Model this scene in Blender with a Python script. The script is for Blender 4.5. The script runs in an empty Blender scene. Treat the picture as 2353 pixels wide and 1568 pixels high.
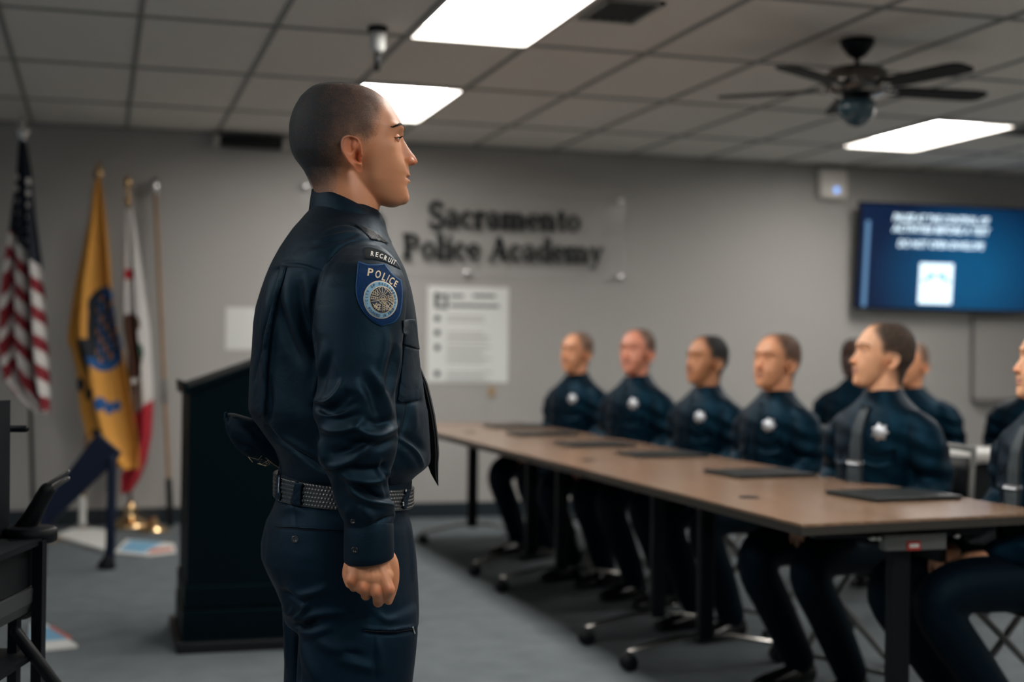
import bpy, bmesh, math, random
import numpy as np
from mathutils import Vector, Matrix
from mathutils.bvhtree import BVHTree
from mathutils.geometry import delaunay_2d_cdt
random.seed(7); rng = np.random.default_rng(7)
scene = bpy.context.scene
col = scene.collection
R_ = math.radians

# ------------------------------------------------------------------ camera
FPX = 3268.0
YAW = R_(16.2); EYE = 1.2
PITCH = math.atan((806-784)/FPX); ROLL = math.atan(0.012)
CD = np.array([math.sin(YAW)*math.cos(PITCH), math.cos(YAW)*math.cos(PITCH), math.sin(PITCH)])
_rt = np.array([math.cos(YAW), -math.sin(YAW), 0.0]); _up = np.cross(_rt, CD)
CR = _rt*math.cos(ROLL)+_up*math.sin(ROLL); CU = _up*math.cos(ROLL)-_rt*math.sin(ROLL)
CAM = np.array([0, 0, EYE])
cd = bpy.data.cameras.new('camera'); camo = bpy.data.objects.new('camera', cd); col.objects.link(camo)
cd.lens = 50; cd.sensor_width = 36; cd.clip_start = 0.05
m = Matrix(((CR[0], CU[0], -CD[0], CAM[0]), (CR[1], CU[1], -CD[1], CAM[1]), (CR[2], CU[2], -CD[2], CAM[2]), (0, 0, 0, 1)))
camo.matrix_world = m
cd.dof.use_dof = True; cd.dof.focus_distance = 2.66; cd.dof.aperture_fstop = 2.3
scene.camera = camo

# ------------------------------------------------------------------ world and exposure
world = bpy.data.worlds.new('world'); scene.world = world; world.use_nodes = True
world.node_tree.nodes['Background'].inputs[0].default_value = (0.22, 0.52, 0.85, 1)
world.node_tree.nodes['Background'].inputs[1].default_value = 0.48
scene.view_settings.view_transform = 'Standard'; scene.view_settings.look = 'None'
scene.view_settings.gamma = 1.0; scene.view_settings.use_curve_mapping = False
scene.view_settings.exposure = 0.0
PANEL = 20.5          # strength of the ceiling troffers

def ray(x, y): return CD+CR*(x-1176.5)/FPX-CU*(y-784)/FPX
def onz(x, y, z): v = ray(x, y); return CAM+v*(z-EYE)/v[2]
def ony(x, y, Y): v = ray(x, y); return CAM+v*Y/v[1]
def atZ(x, y, Z): return CAM+ray(x, y)*Z
def projN(P):
    v = np.asarray(P, float)-CAM; d = v@CD
    return np.stack([1176.5+FPX*(v@CR)/d, 784-FPX*(v@CU)/d], -1)

# ------------------------------------------------------------------ objects
def setp(o, label=None, cat=None, group=None, kind=None):
    if label: o['label'] = label
    if cat: o['category'] = cat
    if group: o['group'] = group
    if kind: o['kind'] = kind
    return o
def empty(name, loc, label, cat, rz=0, group=None):
    o = bpy.data.objects.new(name, None); col.objects.link(o)
    o.location = loc; o.rotation_euler = (0, 0, rz); o.empty_display_size = .1
    return setp(o, label, cat, group)
def mesh_obj(name, V, F, mat, parent=None, smooth=False, label=None, mi=None, world=False):
    me = bpy.data.meshes.new(name)
    V = np.asarray(V, float)
    if world and parent is not None:
        M = np.array(parent_world(parent).inverted())
        V = V@M[:3, :3].T+M[:3, 3]
    me.from_pydata(V.tolist(), [], [list(map(int, f)) for f in F]); 
    mats = mat if isinstance(mat, (list, tuple)) else [mat]
    for k in mats: me.materials.append(k)
    if mi is not None: me.polygons.foreach_set('material_index', np.asarray(mi, dtype=np.int32))
    if smooth: me.polygons.foreach_set('use_smooth', [True]*len(me.polygons))
    me.update()
    o = bpy.data.objects.new(name, me); col.objects.link(o)
    if parent is not None: o.parent = parent
    if label: o['label'] = label
    return o
def parent_world(p):
    M = Matrix.LocRotScale(p.location, p.rotation_euler, p.scale)
    return M if p.parent is None else parent_world(p.parent)@M
def copy_tree(o, parent=None):
    c = o.copy(); col.objects.link(c)
    if parent is not None: c.parent = parent
    for ch in list(o.children): copy_tree(ch, c)
    return c
class MB:
    def __init__(s): s.V = []; s.F = []; s.n = 0
    def add(s, V, F):
        V = np.asarray(V, float); s.V.append(V); s.F += [[i+s.n for i in f] for f in F]; s.n += len(V); return s
    def box(s, c, d, rz=0, ry=0, rx=0):
        c = np.array(c, float); h = np.array(d, float)/2
        P = np.array([[x, y, z] for x in (-1, 1) for y in (-1, 1) for z in (-1, 1)])*h
        M = np.array(Matrix.Rotation(rz, 3, 'Z')@Matrix.Rotation(ry, 3, 'Y')@Matrix.Rotation(rx, 3, 'X'))
        return s.add(P@M.T+c, [[0, 1, 3, 2], [4, 6, 7, 5], [0, 4, 5, 1], [2, 3, 7, 6], [0, 2, 6, 4], [1, 5, 7, 3]])
    def bbox(s, c, d, b=.004, rz=0, rx=0, ry=0):      # box with bevelled edges
        bm = bmesh.new(); bmesh.ops.create_cube(bm, size=1)
        bmesh.ops.scale(bm, vec=d, verts=bm.verts)
        bmesh.ops.bevel(bm, geom=bm.edges[:], offset=b, segments=2, affect='EDGES', profile=.5)
        bm.verts.index_update()
        M = np.array(Matrix.Rotation(rz, 3, 'Z')@Matrix.Rotation(ry, 3, 'Y')@Matrix.Rotation(rx, 3, 'X'))
        V = np.array([v.co[:] for v in bm.verts])@M.T+np.array(c, float)
        F = [[v.index for v in f.verts] for f in bm.faces]; bm.free()
        return s.add(V, F)
    def tube(s, pts, r, N=10, caps=True, up=None): 
        V, F = tube(pts, r, N, up); return s.add(V, F)
    def lathe(s, c, prof, N=20, axis='Z'):
        V, F = loft([circ(0, 0, z, max(r, 1e-4), N) for r, z in prof])
        if axis == 'Y': V = V[:, [0, 2, 1]]
        if axis == 'X': V = V[:, [2, 0, 1]]
        return s.add(V+np.array(c, float), F)
    def build(s, name, mat, parent=None, smooth=False, label=None, world=False):
        return mesh_obj(name, np.concatenate(s.V), s.F, mat, parent, smooth, label, world=world)
def circ(x, y, z, r, N=20):
    t = np.linspace(0, 2*np.pi, N, endpoint=False)
    return np.stack([x+r*np.cos(t), y+r*np.sin(t), np.full(N, z)], -1)
def sgn(c, p): return np.sign(c)*np.abs(c)**(2/p)
def ering(x, y, z, a, b, p=2.0, N=48, psi=0.0):
    t = np.linspace(0, 2*np.pi, N, endpoint=False)
    u = a*sgn(np.cos(t), p); v = b*sgn(np.sin(t), p)
    return np.stack([x+u*math.cos(psi)-v*math.sin(psi), y+u*math.sin(psi)+v*math.cos(psi), np.full(N, z)], -1)
def loft(rings, caps=True):
    n = len(rings[0]); V = np.concatenate(rings); F = []
    for i in range(len(rings)-1):
        a = i*n; b = a+n
        for j in range(n):
            k = (j+1) % n; F.append([a+j, a+k, b+k, b+j])
    if caps:
        F.append(list(range(n))[::-1]); F.append([len(V)-n+j for j in range(n)])
    return V, F
def smoothpts(pts, k=4):
    pts = np.asarray(pts, float)
    P = np.vstack([2*pts[0]-pts[1], pts, 2*pts[-1]-pts[-2]]); out = []
    for i in range(1, len(P)-2):
        for t in np.linspace(0, 1, k, endpoint=False):
            a, b, c, d = P[i-1], P[i], P[i+1], P[i+2]
            out.append(.5*((2*b)+(c-a)*t+(2*a-5*b+4*c-d)*t*t+(3*b-a-3*c+d)*t**3))
    out.append(pts[-1]); return np.array(out)
def tube(pts, r, N=10, up=None, round_ends=True):
    pts = np.asarray(pts, float); n = len(pts)
    rr = [(q, q) if np.isscalar(q) else tuple(q) for q in (r if not np.isscalar(r) else [r]*n)]
    T = np.gradient(pts, axis=0); T /= np.linalg.norm(T, axis=1)[:, None]+1e-12
    u = np.array(up if up is not None else ([0, 0, 1] if abs(T[0][2]) < .9 else [1, 0, 0]), float)
    rings = []; t = np.linspace(0, 2*np.pi, N, endpoint=False)
    for i in range(n):
        u = u-(u@T[i])*T[i]; u /= np.linalg.norm(u)+1e-12; w = np.cross(T[i], u)
        ring = lambda c, a, b: c+np.outer(np.cos(t)*a, u)+np.outer(np.sin(t)*b, w)
        ra, rb = rr[i]
        if i == 0 and round_ends:
            for q in (80, 50, 25): rings.append(ring(pts[0]-T[0]*min(ra, rb)*math.sin(R_(q)), ra*math.cos(R_(q)), rb*math.cos(R_(q))))
        rings.append(ring(pts[i], ra, rb))
        if i == n-1 and round_ends:
            for q in (25, 50, 80): rings.append(ring(pts[-1]+T[-1]*min(ra, rb)*math.sin(R_(q)), ra*math.cos(R_(q)), rb*math.cos(R_(q))))
    return loft(rings)
def ell(c, r, N=20, M=12, rot=None):
    rings = []
    for ph in np.linspace(-88, 88, M): rings.append(circ(0, 0, math.sin(R_(ph)), math.cos(R_(ph)), N))
    V, F = loft(rings); V = V*np.array(r)
    if rot is not None: V = V@np.array(rot).T
    return V+np.array(c), F
def _eval(V, F, setup):
    me = bpy.data.meshes.new('t'); me.from_pydata(np.asarray(V).tolist(), [], [list(map(int, f)) for f in F]); me.update()
    o = bpy.data.objects.new('t', me); col.objects.link(o)
    setup(o)
    dg = bpy.context.evaluated_depsgraph_get(); dg.update()
    ev = o.evaluated_get(dg).to_mesh()
    n = len(ev.vertices); A = np.empty(n*3); ev.vertices.foreach_get('co', A)
    Fo = [list(p.vertices) for p in ev.polygons]
    bpy.data.objects.remove(o); bpy.data.meshes.remove(me)
    return A.reshape(-1, 3), Fo
def union(parts, voxel, smooth=3, fac=.5):
    mb = MB()
    for V, F in parts: mb.add(V, F)
    V = np.concatenate(mb.V)
    def st(o):
        md = o.modifiers.new('r', 'REMESH'); md.mode = 'VOXEL'; md.voxel_size = voxel; md.adaptivity = 0
        if smooth:
            s = o.modifiers.new('s', 'SMOOTH'); s.iterations = smooth; s.factor = fac
    # voxel remesh wants outward normals: fix them with bmesh first
    bm = bmesh.new(); vs = [bm.verts.new(v) for v in V]
    for f in mb.F:
        try: bm.faces.new([vs[i] for i in f])
        except ValueError: pass
    bmesh.ops.recalc_face_normals(bm, faces=bm.faces); bm.verts.index_update()
    V = [v.co[:] for v in bm.verts]; F = [[v.index for v in f.verts] for f in bm.faces]; bm.free()
    return _eval(V, F, st)
def vnormals(V, F):
    Q = np.array([f[:4] if len(f) >= 4 else [f[0], f[1], f[2], f[2]] for f in F])
    n = np.cross(V[Q[:, 2]]-V[Q[:, 0]], V[Q[:, 3]]-V[Q[:, 1]]); N = np.zeros_like(V)
    for k in range(4): np.add.at(N, Q[:, k], n)
    return N/(np.linalg.norm(N, axis=1)[:, None]+1e-12)
def relax(V, F, it=1, f=.5):
    Q = np.array([x[:4] if len(x) >= 4 else [x[0], x[1], x[2], x[2]] for x in F])
    for _ in range(it):
        S = np.zeros_like(V); c = np.zeros(len(V))
        for k in range(4):
            np.add.at(S, Q[:, k], V[Q[:, (k+1) % 4]]); np.add.at(c, Q[:, k], 1)
            np.add.at(S, Q[:, k], V[Q[:, (k-1) % 4]]); np.add.at(c, Q[:, k], 1)
        V = V*(1-f)+f*S/np.maximum(c, 1)[:, None]
    return V
def seg_dist(P, pl):                     # distance of 2D points to a polyline, and parameter 0..1 along it
    pl = np.asarray(pl, float); best = np.full(len(P), 1e9); par = np.zeros(len(P)); L = len(pl)-1
    for i in range(L):
        a = pl[i]; d = pl[i+1]-a; t = np.clip(((P-a)@d)/(d@d+1e-12), 0, 1)
        q = np.linalg.norm(P-(a+t[:, None]*d), axis=1); k = q < best
        best[k] = q[k]; par[k] = (i+t[k])/L
    return best, par
def inside(P, poly):
    poly = np.asarray(poly, float); c = np.zeros(len(P), bool); j = len(poly)-1
    for i in range(len(poly)):
        xi, yi = poly[i]; xj, yj = poly[j]
        k = ((yi > P[:, 1]) != (yj > P[:, 1])) & (P[:, 0] < (xj-xi)*(P[:, 1]-yi)/(yj-yi+1e-12)+xi)
        c ^= k; j = i
    return c
def smoothstep(a, b, x): t = np.clip((x-a)/(b-a), 0, 1); return t*t*(3-2*t)

# ------------------------------------------------------------------ materials
def mat(name, color, rough=.6, metal=0, spec=.5, bump=0, bscale=50, emis=None, estr=0, var=0, vscale=5, sheen=0, coat=0, bdist=.002, color2=None, stretch=None, sss=0, tint=None, wr=None):
    M = bpy.data.materials.new(name); M.use_nodes = True; nt = M.node_tree; N = nt.nodes; L = nt.links
    b = N['Principled BSDF']; b.inputs['Base Color'].default_value = (*color, 1); b.inputs['Roughness'].default_value = rough
    b.inputs['Metallic'].default_value = metal; b.inputs['Specular IOR Level'].default_value = spec
    if tint: b.inputs['Specular Tint'].default_value = (*tint, 1)
    if sheen: b.inputs['Sheen Weight'].default_value = sheen; b.inputs['Sheen Roughness'].default_value = .4
    if coat: b.inputs['Coat Weight'].default_value = coat
    if sss:
        b.inputs['Subsurface Weight'].default_value = sss; b.inputs['Subsurface Radius'].default_value = (1, .35, .2); b.inputs['Subsurface Scale'].default_value = .006
    if emis: b.inputs['Emission Color'].default_value = (*emis, 1); b.inputs['Emission Strength'].default_value = estr
    if bump or var:
        tc = N.new('ShaderNodeTexCoord'); mp = N.new('ShaderNodeMapping'); L.new(tc.outputs['Object'], mp.inputs[0])
        if stretch: mp.inputs['Scale'].default_value = stretch
    if bump:
        n = N.new('ShaderNodeTexNoise'); n.inputs['Scale'].default_value = bscale; n.inputs['Detail'].default_value = 4; L.new(mp.outputs[0], n.inputs[0])
        bp = N.new('ShaderNodeBump'); bp.inputs['Strength'].default_value = bump; bp.inputs['Distance'].default_value = bdist
        L.new(n.outputs[0], bp.inputs['Height']); L.new(bp.outputs[0], b.inputs['Normal'])
        if wr:
            n3 = N.new('ShaderNodeTexNoise'); n3.inputs['Scale'].default_value = wr[0]; n3.inputs['Detail'].default_value = 3; n3.inputs['Distortion'].default_value = 1.2; L.new(mp.outputs[0], n3.inputs[0])
            b3 = N.new('ShaderNodeBump'); b3.inputs['Strength'].default_value = wr[1]; b3.inputs['Distance'].default_value = wr[2]; L.new(n3.outputs[0], b3.inputs['Height']); L.new(b3.outputs[0], bp.inputs['Normal'])
    if var:
        n2 = N.new('ShaderNodeTexNoise'); n2.inputs['Scale'].default_value = vscale; n2.inputs['Detail'].default_value = 5; L.new(mp.outputs[0], n2.inputs[0])
        mx = N.new('ShaderNodeMix'); mx.data_type = 'RGBA'
        c2 = color2 or tuple(max(0, c*(1-var)) for c in color)
        mr = N.new('ShaderNodeMapRange'); mr.inputs[1].default_value = .3; mr.inputs[2].default_value = .7
        L.new(n2.outputs[0], mr.inputs[0]); L.new(mr.outputs[0], mx.inputs[0])
        mx.inputs[6].default_value = (*color, 1); mx.inputs[7].default_value = (*c2, 1); L.new(mx.outputs[2], b.inputs['Base Color'])
    return M
M = {}
M['wall'] = mat('wall_paint', (.425, .412, .392), .75, bump=.15, bscale=180, spec=.25)
M['tile'] = mat('ceiling_tile', (.80, .765, .71), .9, bump=.4, bscale=220, spec=.1, var=.06, vscale=60)
M['grid'] = mat('ceiling_grid', (.27, .275, .26), .7)
M['carpet'] = mat('carpet', (.180, .205, .218), .95, bump=.8, bscale=420, var=.22, vscale=7, spec=.05, bdist=.004)
M['base'] = mat('rubber_base', (.012, .022, .030), .45)
M['panel'] = mat('light_diffuser', (.9, .9, .9), .5, emis=(1, .962, .915), estr=PANEL)
M['whitemetal'] = mat('white_metal', (.55, .53, .50), .5)
M['black'] = mat('black_plastic', (.0025, .0045, .006), .5, spec=.3)
M['blackmetal'] = mat('black_metal', (.003, .005, .0075), .48, spec=.22)
M['chrome'] = mat('chrome', (.55, .53, .50), .22, metal=1)
M['brass'] = mat('brass', (.75, .52, .28), .2, metal=1)
M['silver'] = mat('silver', (.80, .80, .80), .25, metal=1)
M['greymetal'] = mat('grey_metal', (.20, .20, .19), .45, metal=.7)
M['navy'] = mat('navy_twill', (.0010, .0038, .0082), .56, bump=.4, bscale=900, spec=.36, bdist=.0007, tint=(.30, .68, 1), wr=(16, .35, .006), sheen=.03)
M['navy_trouser'] = mat('navy_trouser', (.0008, .0030, .0078), .62, bump=.4, bscale=900, spec=.34, bdist=.0007, tint=(.25, .65, 1), wr=(12, .35, .006), sheen=.02)
M['navy_far'] = mat('navy_cloth', (.0007, .0038, .0085), .55, spec=.30, bump=.5, bscale=14, bdist=.010, tint=(.12, .55, .9))
M['navy_dark'] = mat('navy_dark', (.0012, .0030, .0060), .6, spec=.2, tint=(.3, .7, 1))
M['tie'] = mat('tie_cloth', (.002, .0035, .0055), .6, spec=.35, bump=.3, bscale=700, bdist=.0005)
M['tie_far'] = mat('tie_cloth_grey', (.035, .048, .056), .55, spec=.4)
M['thread'] = mat('seam_thread', (.004, .007, .011), .8)
M['button'] = mat('button_plastic', (.006, .009, .012), .25)
M['lam'] = None
M['white'] = mat('white_paper', (.72, .73, .70), .7)
M['wood'] = mat('pole_wood', (.36, .20, .085), .45, var=.3, vscale=8)
M['shoe'] = mat('black_leather', (.005, .005, .006), .2)
M['leather'] = mat('folder_leather', (.012, .017, .018), .38)
M['redlab'] = mat('red_label', (.45, .04, .03), .5)
M['bluepap'] = mat('blue_print', (.18, .42, .62), .6)
M['redpap'] = mat('red_print', (.55, .10, .06), .6)
# ------------------------------------------------------------------ setting
WALLY = 9.9; CEIL = 2.667
GX = [.16+.6*k for k in range(-6, 16)]; GY = [8.92-1.2*k for k in range(0, 12)]
def struct(o): o['kind'] = 'structure'; return o
struct(MB().box((1.7, 3.0, -.05), (11.8, 14.1, .1)).build('floor', M['carpet']))
struct(MB().box((7.55, 3.0, 1.4), (.2, 14.1, 3.0)).build('wall_right', M['wall']))
struct(MB().box((1.7, -4.1, 1.4), (11.8, .2, 3.0)).build('wall_rear', M['wall']))
w = MB()
for (y0, y1, z0, z1) in ((-4, 9.9, -.1, .8), (-4, 9.9, 2.2, 2.9), (-4, -2.5, .8, 2.2), (1.2, 2.2, .8, 2.2), (6.2, 9.9, .8, 2.2)): w.box((-4.1, (y0+y1)/2, (z0+z1)/2), (.2, y1-y0, z1-z0))
struct(w.build('wall_left', M['wall']))
for k, (y0, y1) in enumerate(((-2.5, 1.2), (2.2, 6.2))):
    w = MB()
    for q in np.linspace(y0, y1, 4): w.box((-4.05, q, 1.5), (.05, .05, 1.4))
    for z in (.8, 2.2): w.box((-4.05, (y0+y1)/2, z), (.06, y1-y0, .05))
    struct(w.build('window_%d' % (k+1), M['whitemetal']))
struct(MB().box((1.7, WALLY+.1, 1.4), (11.4, .2, 3.0)).build('wall_back', M['wall']))
struct(MB().box((1.7, WALLY-.006, .055), (11.4, .012, .11)).build('baseboard_back', M['base']))
# suspended ceiling: tiles and grid in one mesh each
LIGHTS = [(1.36, 5.32), (1.36, 7.72), (4.96, 7.72), (4.96, 5.32), (1.36, 2.92), (4.96, 2.92), (1.36, .52), (-2.24, 2.92), (4.96, .52), (1.36, -1.88), (-2.24, .52)]  # last panels are added fill for the standing recruit's near side
t = MB()
ys = [WALLY]+GY; xs = [GX[0]-.6]+GX+[GX[-1]+.6]
holes = [(x, y) for x, y in LIGHTS]
for i in range(len(xs)-1):
    for j in range(len(ys)-1):
        x0, x1, y1, y0 = xs[i], xs[i+1], ys[j], ys[j+1]
        if any(abs(x0-hx) < .05 and abs(y0-hy) < .05 for hx, hy in holes): continue
        t.box(((x0+x1)/2, (y0+y1)/2, CEIL+.012), (x1-x0-.02, y1-y0-.02, .02))
ceil = struct(t.build('ceiling', M['tile']))
g = MB()
for x in GX: g.box((x, 2.9, CEIL+.002), (.024, 14.0, .016))
for y in GY: g.box((2.0, y, CEIL+.002), (13.2, .024, .016))
g.box((1.7, WALLY-.012, CEIL+.0), (11.4, .024, .022)).box((2.0, 3, CEIL+.12), (14.4, 14.4, .02))
struct(g.build('trim_ceiling_grid', M['grid']))
def troffer(x, y, label):
    e = empty('ceiling_light', (x+.3, y+.6, CEIL), label, 'ceiling light', group=None)
    f = MB()
    for dx in (-.288, .288): f.box((dx, 0, -.004), (.022, 1.2, .02))
    for dy in (-.588, .588): f.box((0, dy, -.004), (.60, .022, .02))
    f.build('frame', M['whitemetal'], e)
    h = MB()
    for s in (-1, 1): h.box((s*.28, 0, .032), (.006, 1.17, .056)).box((0, s*.58, .032), (.565, .006, .056))  # sides added to shield the upper wall from grazing light
    h.build('housing', M['whitemetal'], e)
    MB().bbox((0, 0, .052), (.555, 1.155, .008), .003).build('diffuser', M['panel'], e, label='glowing white diffuser')
    return e
LL = ['bright ceiling light panel cut by the top edge of the photo above the poster', 'bright ceiling light panel directly behind the standing recruit\'s forehead',
      'bright ceiling light panel on the right below the ceiling fan']
off = 'ceiling light panel outside the frame of the photo, '
LL += [off+'right of the ceiling fan', off+'ahead of the standing recruit', off+'far right near the camera', off+'nearest the camera', off+'far to the left', off+'added fill near the camera, right', off+'added fill behind the camera', off+'added fill to the rear left']
for (x, y), l in zip(LIGHTS, LL): troffer(x, y, l)
# vents
def vent(c, label, sx=.3, sy=.3):
    e = empty('ceiling_vent', (c[0], c[1], CEIL), label, 'ceiling vent')
    f = MB()
    for s in (-1, 1): f.box((s*sx/2, 0, -.006), (.02, sy+.02, .014)).box((0, s*sy/2, -.006), (sx+.02, .02, .014))
    f.build('frame', M['grid'], e)
    MB().box((0, 0, -.0005), (sx, sy, .004)).build('backing', M['black'], e)
    for k in range(6): MB().box((-sx/2+(k+.5)*sx/6, 0, -.006), (.012, sy, .010), ry=.6).build('slat', M['black'], e)
vent((2.13, 5.72), 'black ceiling air vent at the top edge right of the large light panel', .24, .36)
vent((5.78, 7.85), 'dark ceiling air vent at the right edge beside the far light panel', .26, .4)
# ceiling sensor: white cup with dark stem under it
p = onz(868, 62, CEIL)
e = empty('ceiling_sensor', (p[0], p[1], CEIL), 'small white ceiling sensor on dark mount left of the large light panel', 'sensor')
MB().lathe((0, 0, 0), [(.045, -.02), (.045, 0)]).build('mount', M['black'], e, True)
MB().lathe((0, 0, 0), [(.018, -.115), (.034, -.10), (.036, -.03), (.02, -.018)]).build('cup', M['white'], e, True)
MB().lathe((0, 0, 0), [(.012, -.2), (.014, -.11)], 12).build('nozzle', M['black'], e, True)
# black slim box along wall top
a = ony(505, 305, 9.8); b = ony(648, 322, 9.8)
e = empty('projection_screen', ((a[0]+b[0])/2, 9.82, 2.60), 'slim black screen case along the wall top behind the standing recruit', 'projection screen')
MB().bbox((0, 0, 0), (b[0]-a[0], .10, .07), .01).build('case', M['black'], e)
for s in (-1, 1): MB().bbox((s*(b[0]-a[0]+.04)/2, 0, 0), (.04, .11, .08), .01).build('end_cap', M['whitemetal'], e, label='pale end cap')

# ------------------------------------------------------------------ ceiling fan
fc = onz(1970, 92, CEIL)
e = empty('ceiling_fan', (fc[0], fc[1], CEIL), 'dark five-blade ceiling fan with a glass light bowl', 'ceiling fan', rz=-YAW)
MB().lathe((0, 0, 0), [(.025, -.085), (.045, -.07), (.075, -.03), (.08, 0)], 24).build('canopy', M['blackmetal'], e, True)
MB().lathe((0, 0, 0), [(.012, -.15), (.012, -.06)], 12).build('downrod', M['blackmetal'], e, True)
MB().lathe((0, 0, 0), [(.05, -.27), (.11, -.258), (.145, -.24), (.15, -.20), (.145, -.16), (.12, -.135), (.03, -.125)], 32).build('motor', mat('motor_metal', (.16, .15, .14), .16, metal=1), e, True)
MB().lathe((0, 0, 0), [(.06, -.30), (.07, -.285), (.062, -.255)], 24).build('light_fitter', M['blackmetal'], e, True)
MB().lathe((0, 0, 0), [(.01, -.405), (.04, -.395), (.075, -.365), (.088, -.325), (.085, -.29), (.07, -.283)], 28).build('light_bowl', mat('bowl_glass', (.03, .075, .095), .15, spec=.8), e, True)
M['blade'] = mat('fan_blade', (.008, .010, .011), .6, spec=.2)
for k in range(5):
    an = R_(13+72*k); u = np.array([math.cos(an), math.sin(an), 0]); w = np.array([-math.sin(an), math.cos(an), 0])
    ra = MB(); ra.tube([u*.10+[0, 0, -.235], u*.16+[0, 0, -.24], u*.2+[0, 0, -.232]], [(.01, .02), (.008, .016), (.006, .03)], 8, up=[0, 0, 1]); 
    ir = ra.build('blade_iron', M['chrome'], e, True, label='shiny blade bracket')
    prof = [(.17, .045), (.22, .062), (.40, .066), (.58, .070), (.635, .060), (.655, .035)]
    top = []; bot = []
    for s, hw in prof: top.append((s, hw)); bot.append((s, -hw))
    outl = top+bot[::-1]; tl = .13
    V = [u*s+w*y+np.array([0, 0, -.225-y*tl+dz]) for dz in (0, -.010) for s, y in outl]; n = len(outl)
    F = [list(range(n)), [n+i for i in range(n)][::-1]]+[[i, (i+1) % n, n+(i+1) % n, n+i][::-1] for i in range(n)]
    mesh_obj('blade', V, F, M['blade'], e)

# ------------------------------------------------------------------ writing
def text_flat(s, size=1.0, offset=0.0, align='CENTER', shear=0):
    c = bpy.data.curves.new('txt', 'FONT'); c.body = s; c.size = size; c.align_x = align; c.align_y = 'CENTER'; c.offset = offset; c.resolution_u = 3; c.shear = shear
    o = bpy.data.objects.new('txt', c); col.objects.link(o)
    dg = bpy.context.evaluated_depsgraph_get(); dg.update()
    me = bpy.data.meshes.new_from_object(o.evaluated_get(dg), depsgraph=dg)
    V = np.array([v.co[:] for v in me.vertices]); F = [list(p.vertices) for p in me.polygons]
    bpy.data.objects.remove(o); bpy.data.curves.remove(c); bpy.data.meshes.remove(me)
    return V, F
def wall_map(V, cx, cz, y):      # text in local xy to the wall plane
    return np.stack([V[:, 0]+cx, np.full(len(V), y), V[:, 1]+cz], -1)
def arc(cx, cy, rx, ry, a0, a1, n=10):
    return [(cx+rx*math.cos(R_(a)), cy+ry*math.sin(R_(a))) for a in np.linspace(a0, a1, n)]
K, T_ = .185, .075    # heavy and thin pen of the serif face
def bar(x, y0, y1, w=K): return ([(x, y0), (x, y1)], w)
def serif(x, y, h=.14): return ([(x-h, y), (x+h, y)], T_)
GL = {
 'S': (.62, [(arc(.30, .53, .20, .17, 35, 270, 12)+arc(.30, .18, .22, .19, 90, -140, 12), .12), bar(.52, .55, .70, .05), bar(.07, .02, .17, .05)]),
 'P': (.66, [bar(.17, 0, .70), serif(.17, .02, .17), (arc(.32, .51, .22, .17, 90, -90, 12)+[(.15, .34)], .08), ([(.15, .68), (.32, .68)], .06), bar(.50, .42, .60, .14), serif(.10, .68, .10)]),
 'A': (.76, [([(.12, .02), (.37, .70)], .06), ([(.36, .70), (.60, .02)], K), ([(.2, .22), (.5, .22)], T_), serif(.10, .02, .10), serif(.61, .02, .13)]),
 'a': (.54, [(arc(.24, .33, .17, .15, 170, 10, 8)+[(.38, .25)], .07), bar(.38, .04, .36, .14), (arc(.2, .14, .14, .12, 70, 360, 12), .09), ([(.38, .05), (.5, .03)], .05)]),
 'c': (.48, [(arc(.26, .24, .20, .22, 60, 315, 14), .08), bar(.11, .13, .35, .12), bar(.37, .33, .41, .1)]),
 'r': (.46, [bar(.15, 0, .46), serif(.15, .02), serif(.09, .44, .08), (arc(.30, .30, .14, .16, 150, 40, 6), .09), bar(.39, .34, .42, .1)]),
 'm': (.92, [bar(.15, 0, .46), bar(.45, 0, .38), bar(.75, 0, .38), serif(.15, .02, .11), serif(.45, .02, .11), serif(.75, .02, .11), serif(.08, .44, .08), (arc(.31, .34, .14, .12, 150, 10, 6), .08), (arc(.61, .34, .14, .12, 150, 10, 6), .08)]),
 'n': (.62, [bar(.15, 0, .46), bar(.45, 0, .38), serif(.15, .02, .11), serif(.45, .02, .11), serif(.08, .44, .08), (arc(.31, .34, .14, .12, 150, 10, 6), .08)]),
 'e': (.50, [(arc(.26, .24, .20, .22, 5, 320, 16), .07), ([(.08, .25), (.45, .25)], T_), bar(.11, .13, .35, .12), bar(.41, .27, .36, .08)]),
 't': (.38, [bar(.18, .06, .62, .14), ([(.02, .44), (.34, .44)], .05), ([(.17, .05), (.26, .02), (.36, .08)], .06)]),
 'o': (.54, [(arc(.27, .24, .20, .22, 0, 360, 20), .07), bar(.11, .12, .36, .12), bar(.43, .12, .36, .12)]),
 'l': (.32, [bar(.16, 0, .72), serif(.16, .02), serif(.09, .70, .08)]),
 'i': (.32, [bar(.16, 0, .46), serif(.16, .02), serif(.09, .44, .08), ([(.16, .59), (.16, .71)], .14)]),
 'd': (.58, [bar(.43, 0, .72), serif(.36, .70, .08), serif(.50, .02, .08), (arc(.25, .24, .17, .22, 60, 300, 14), .07), bar(.12, .12, .36, .12)]),
 'y': (.56, [([(.13, .46), (.31, .06)], .14), ([(.46, .46), (.28, .0), (.2, -.16), (.08, -.18)], .06), bar(.10, -.2, -.12, .1), serif(.12, .44, .12), serif(.45, .44, .10)]),
 ' ': (.30, [])}
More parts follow.
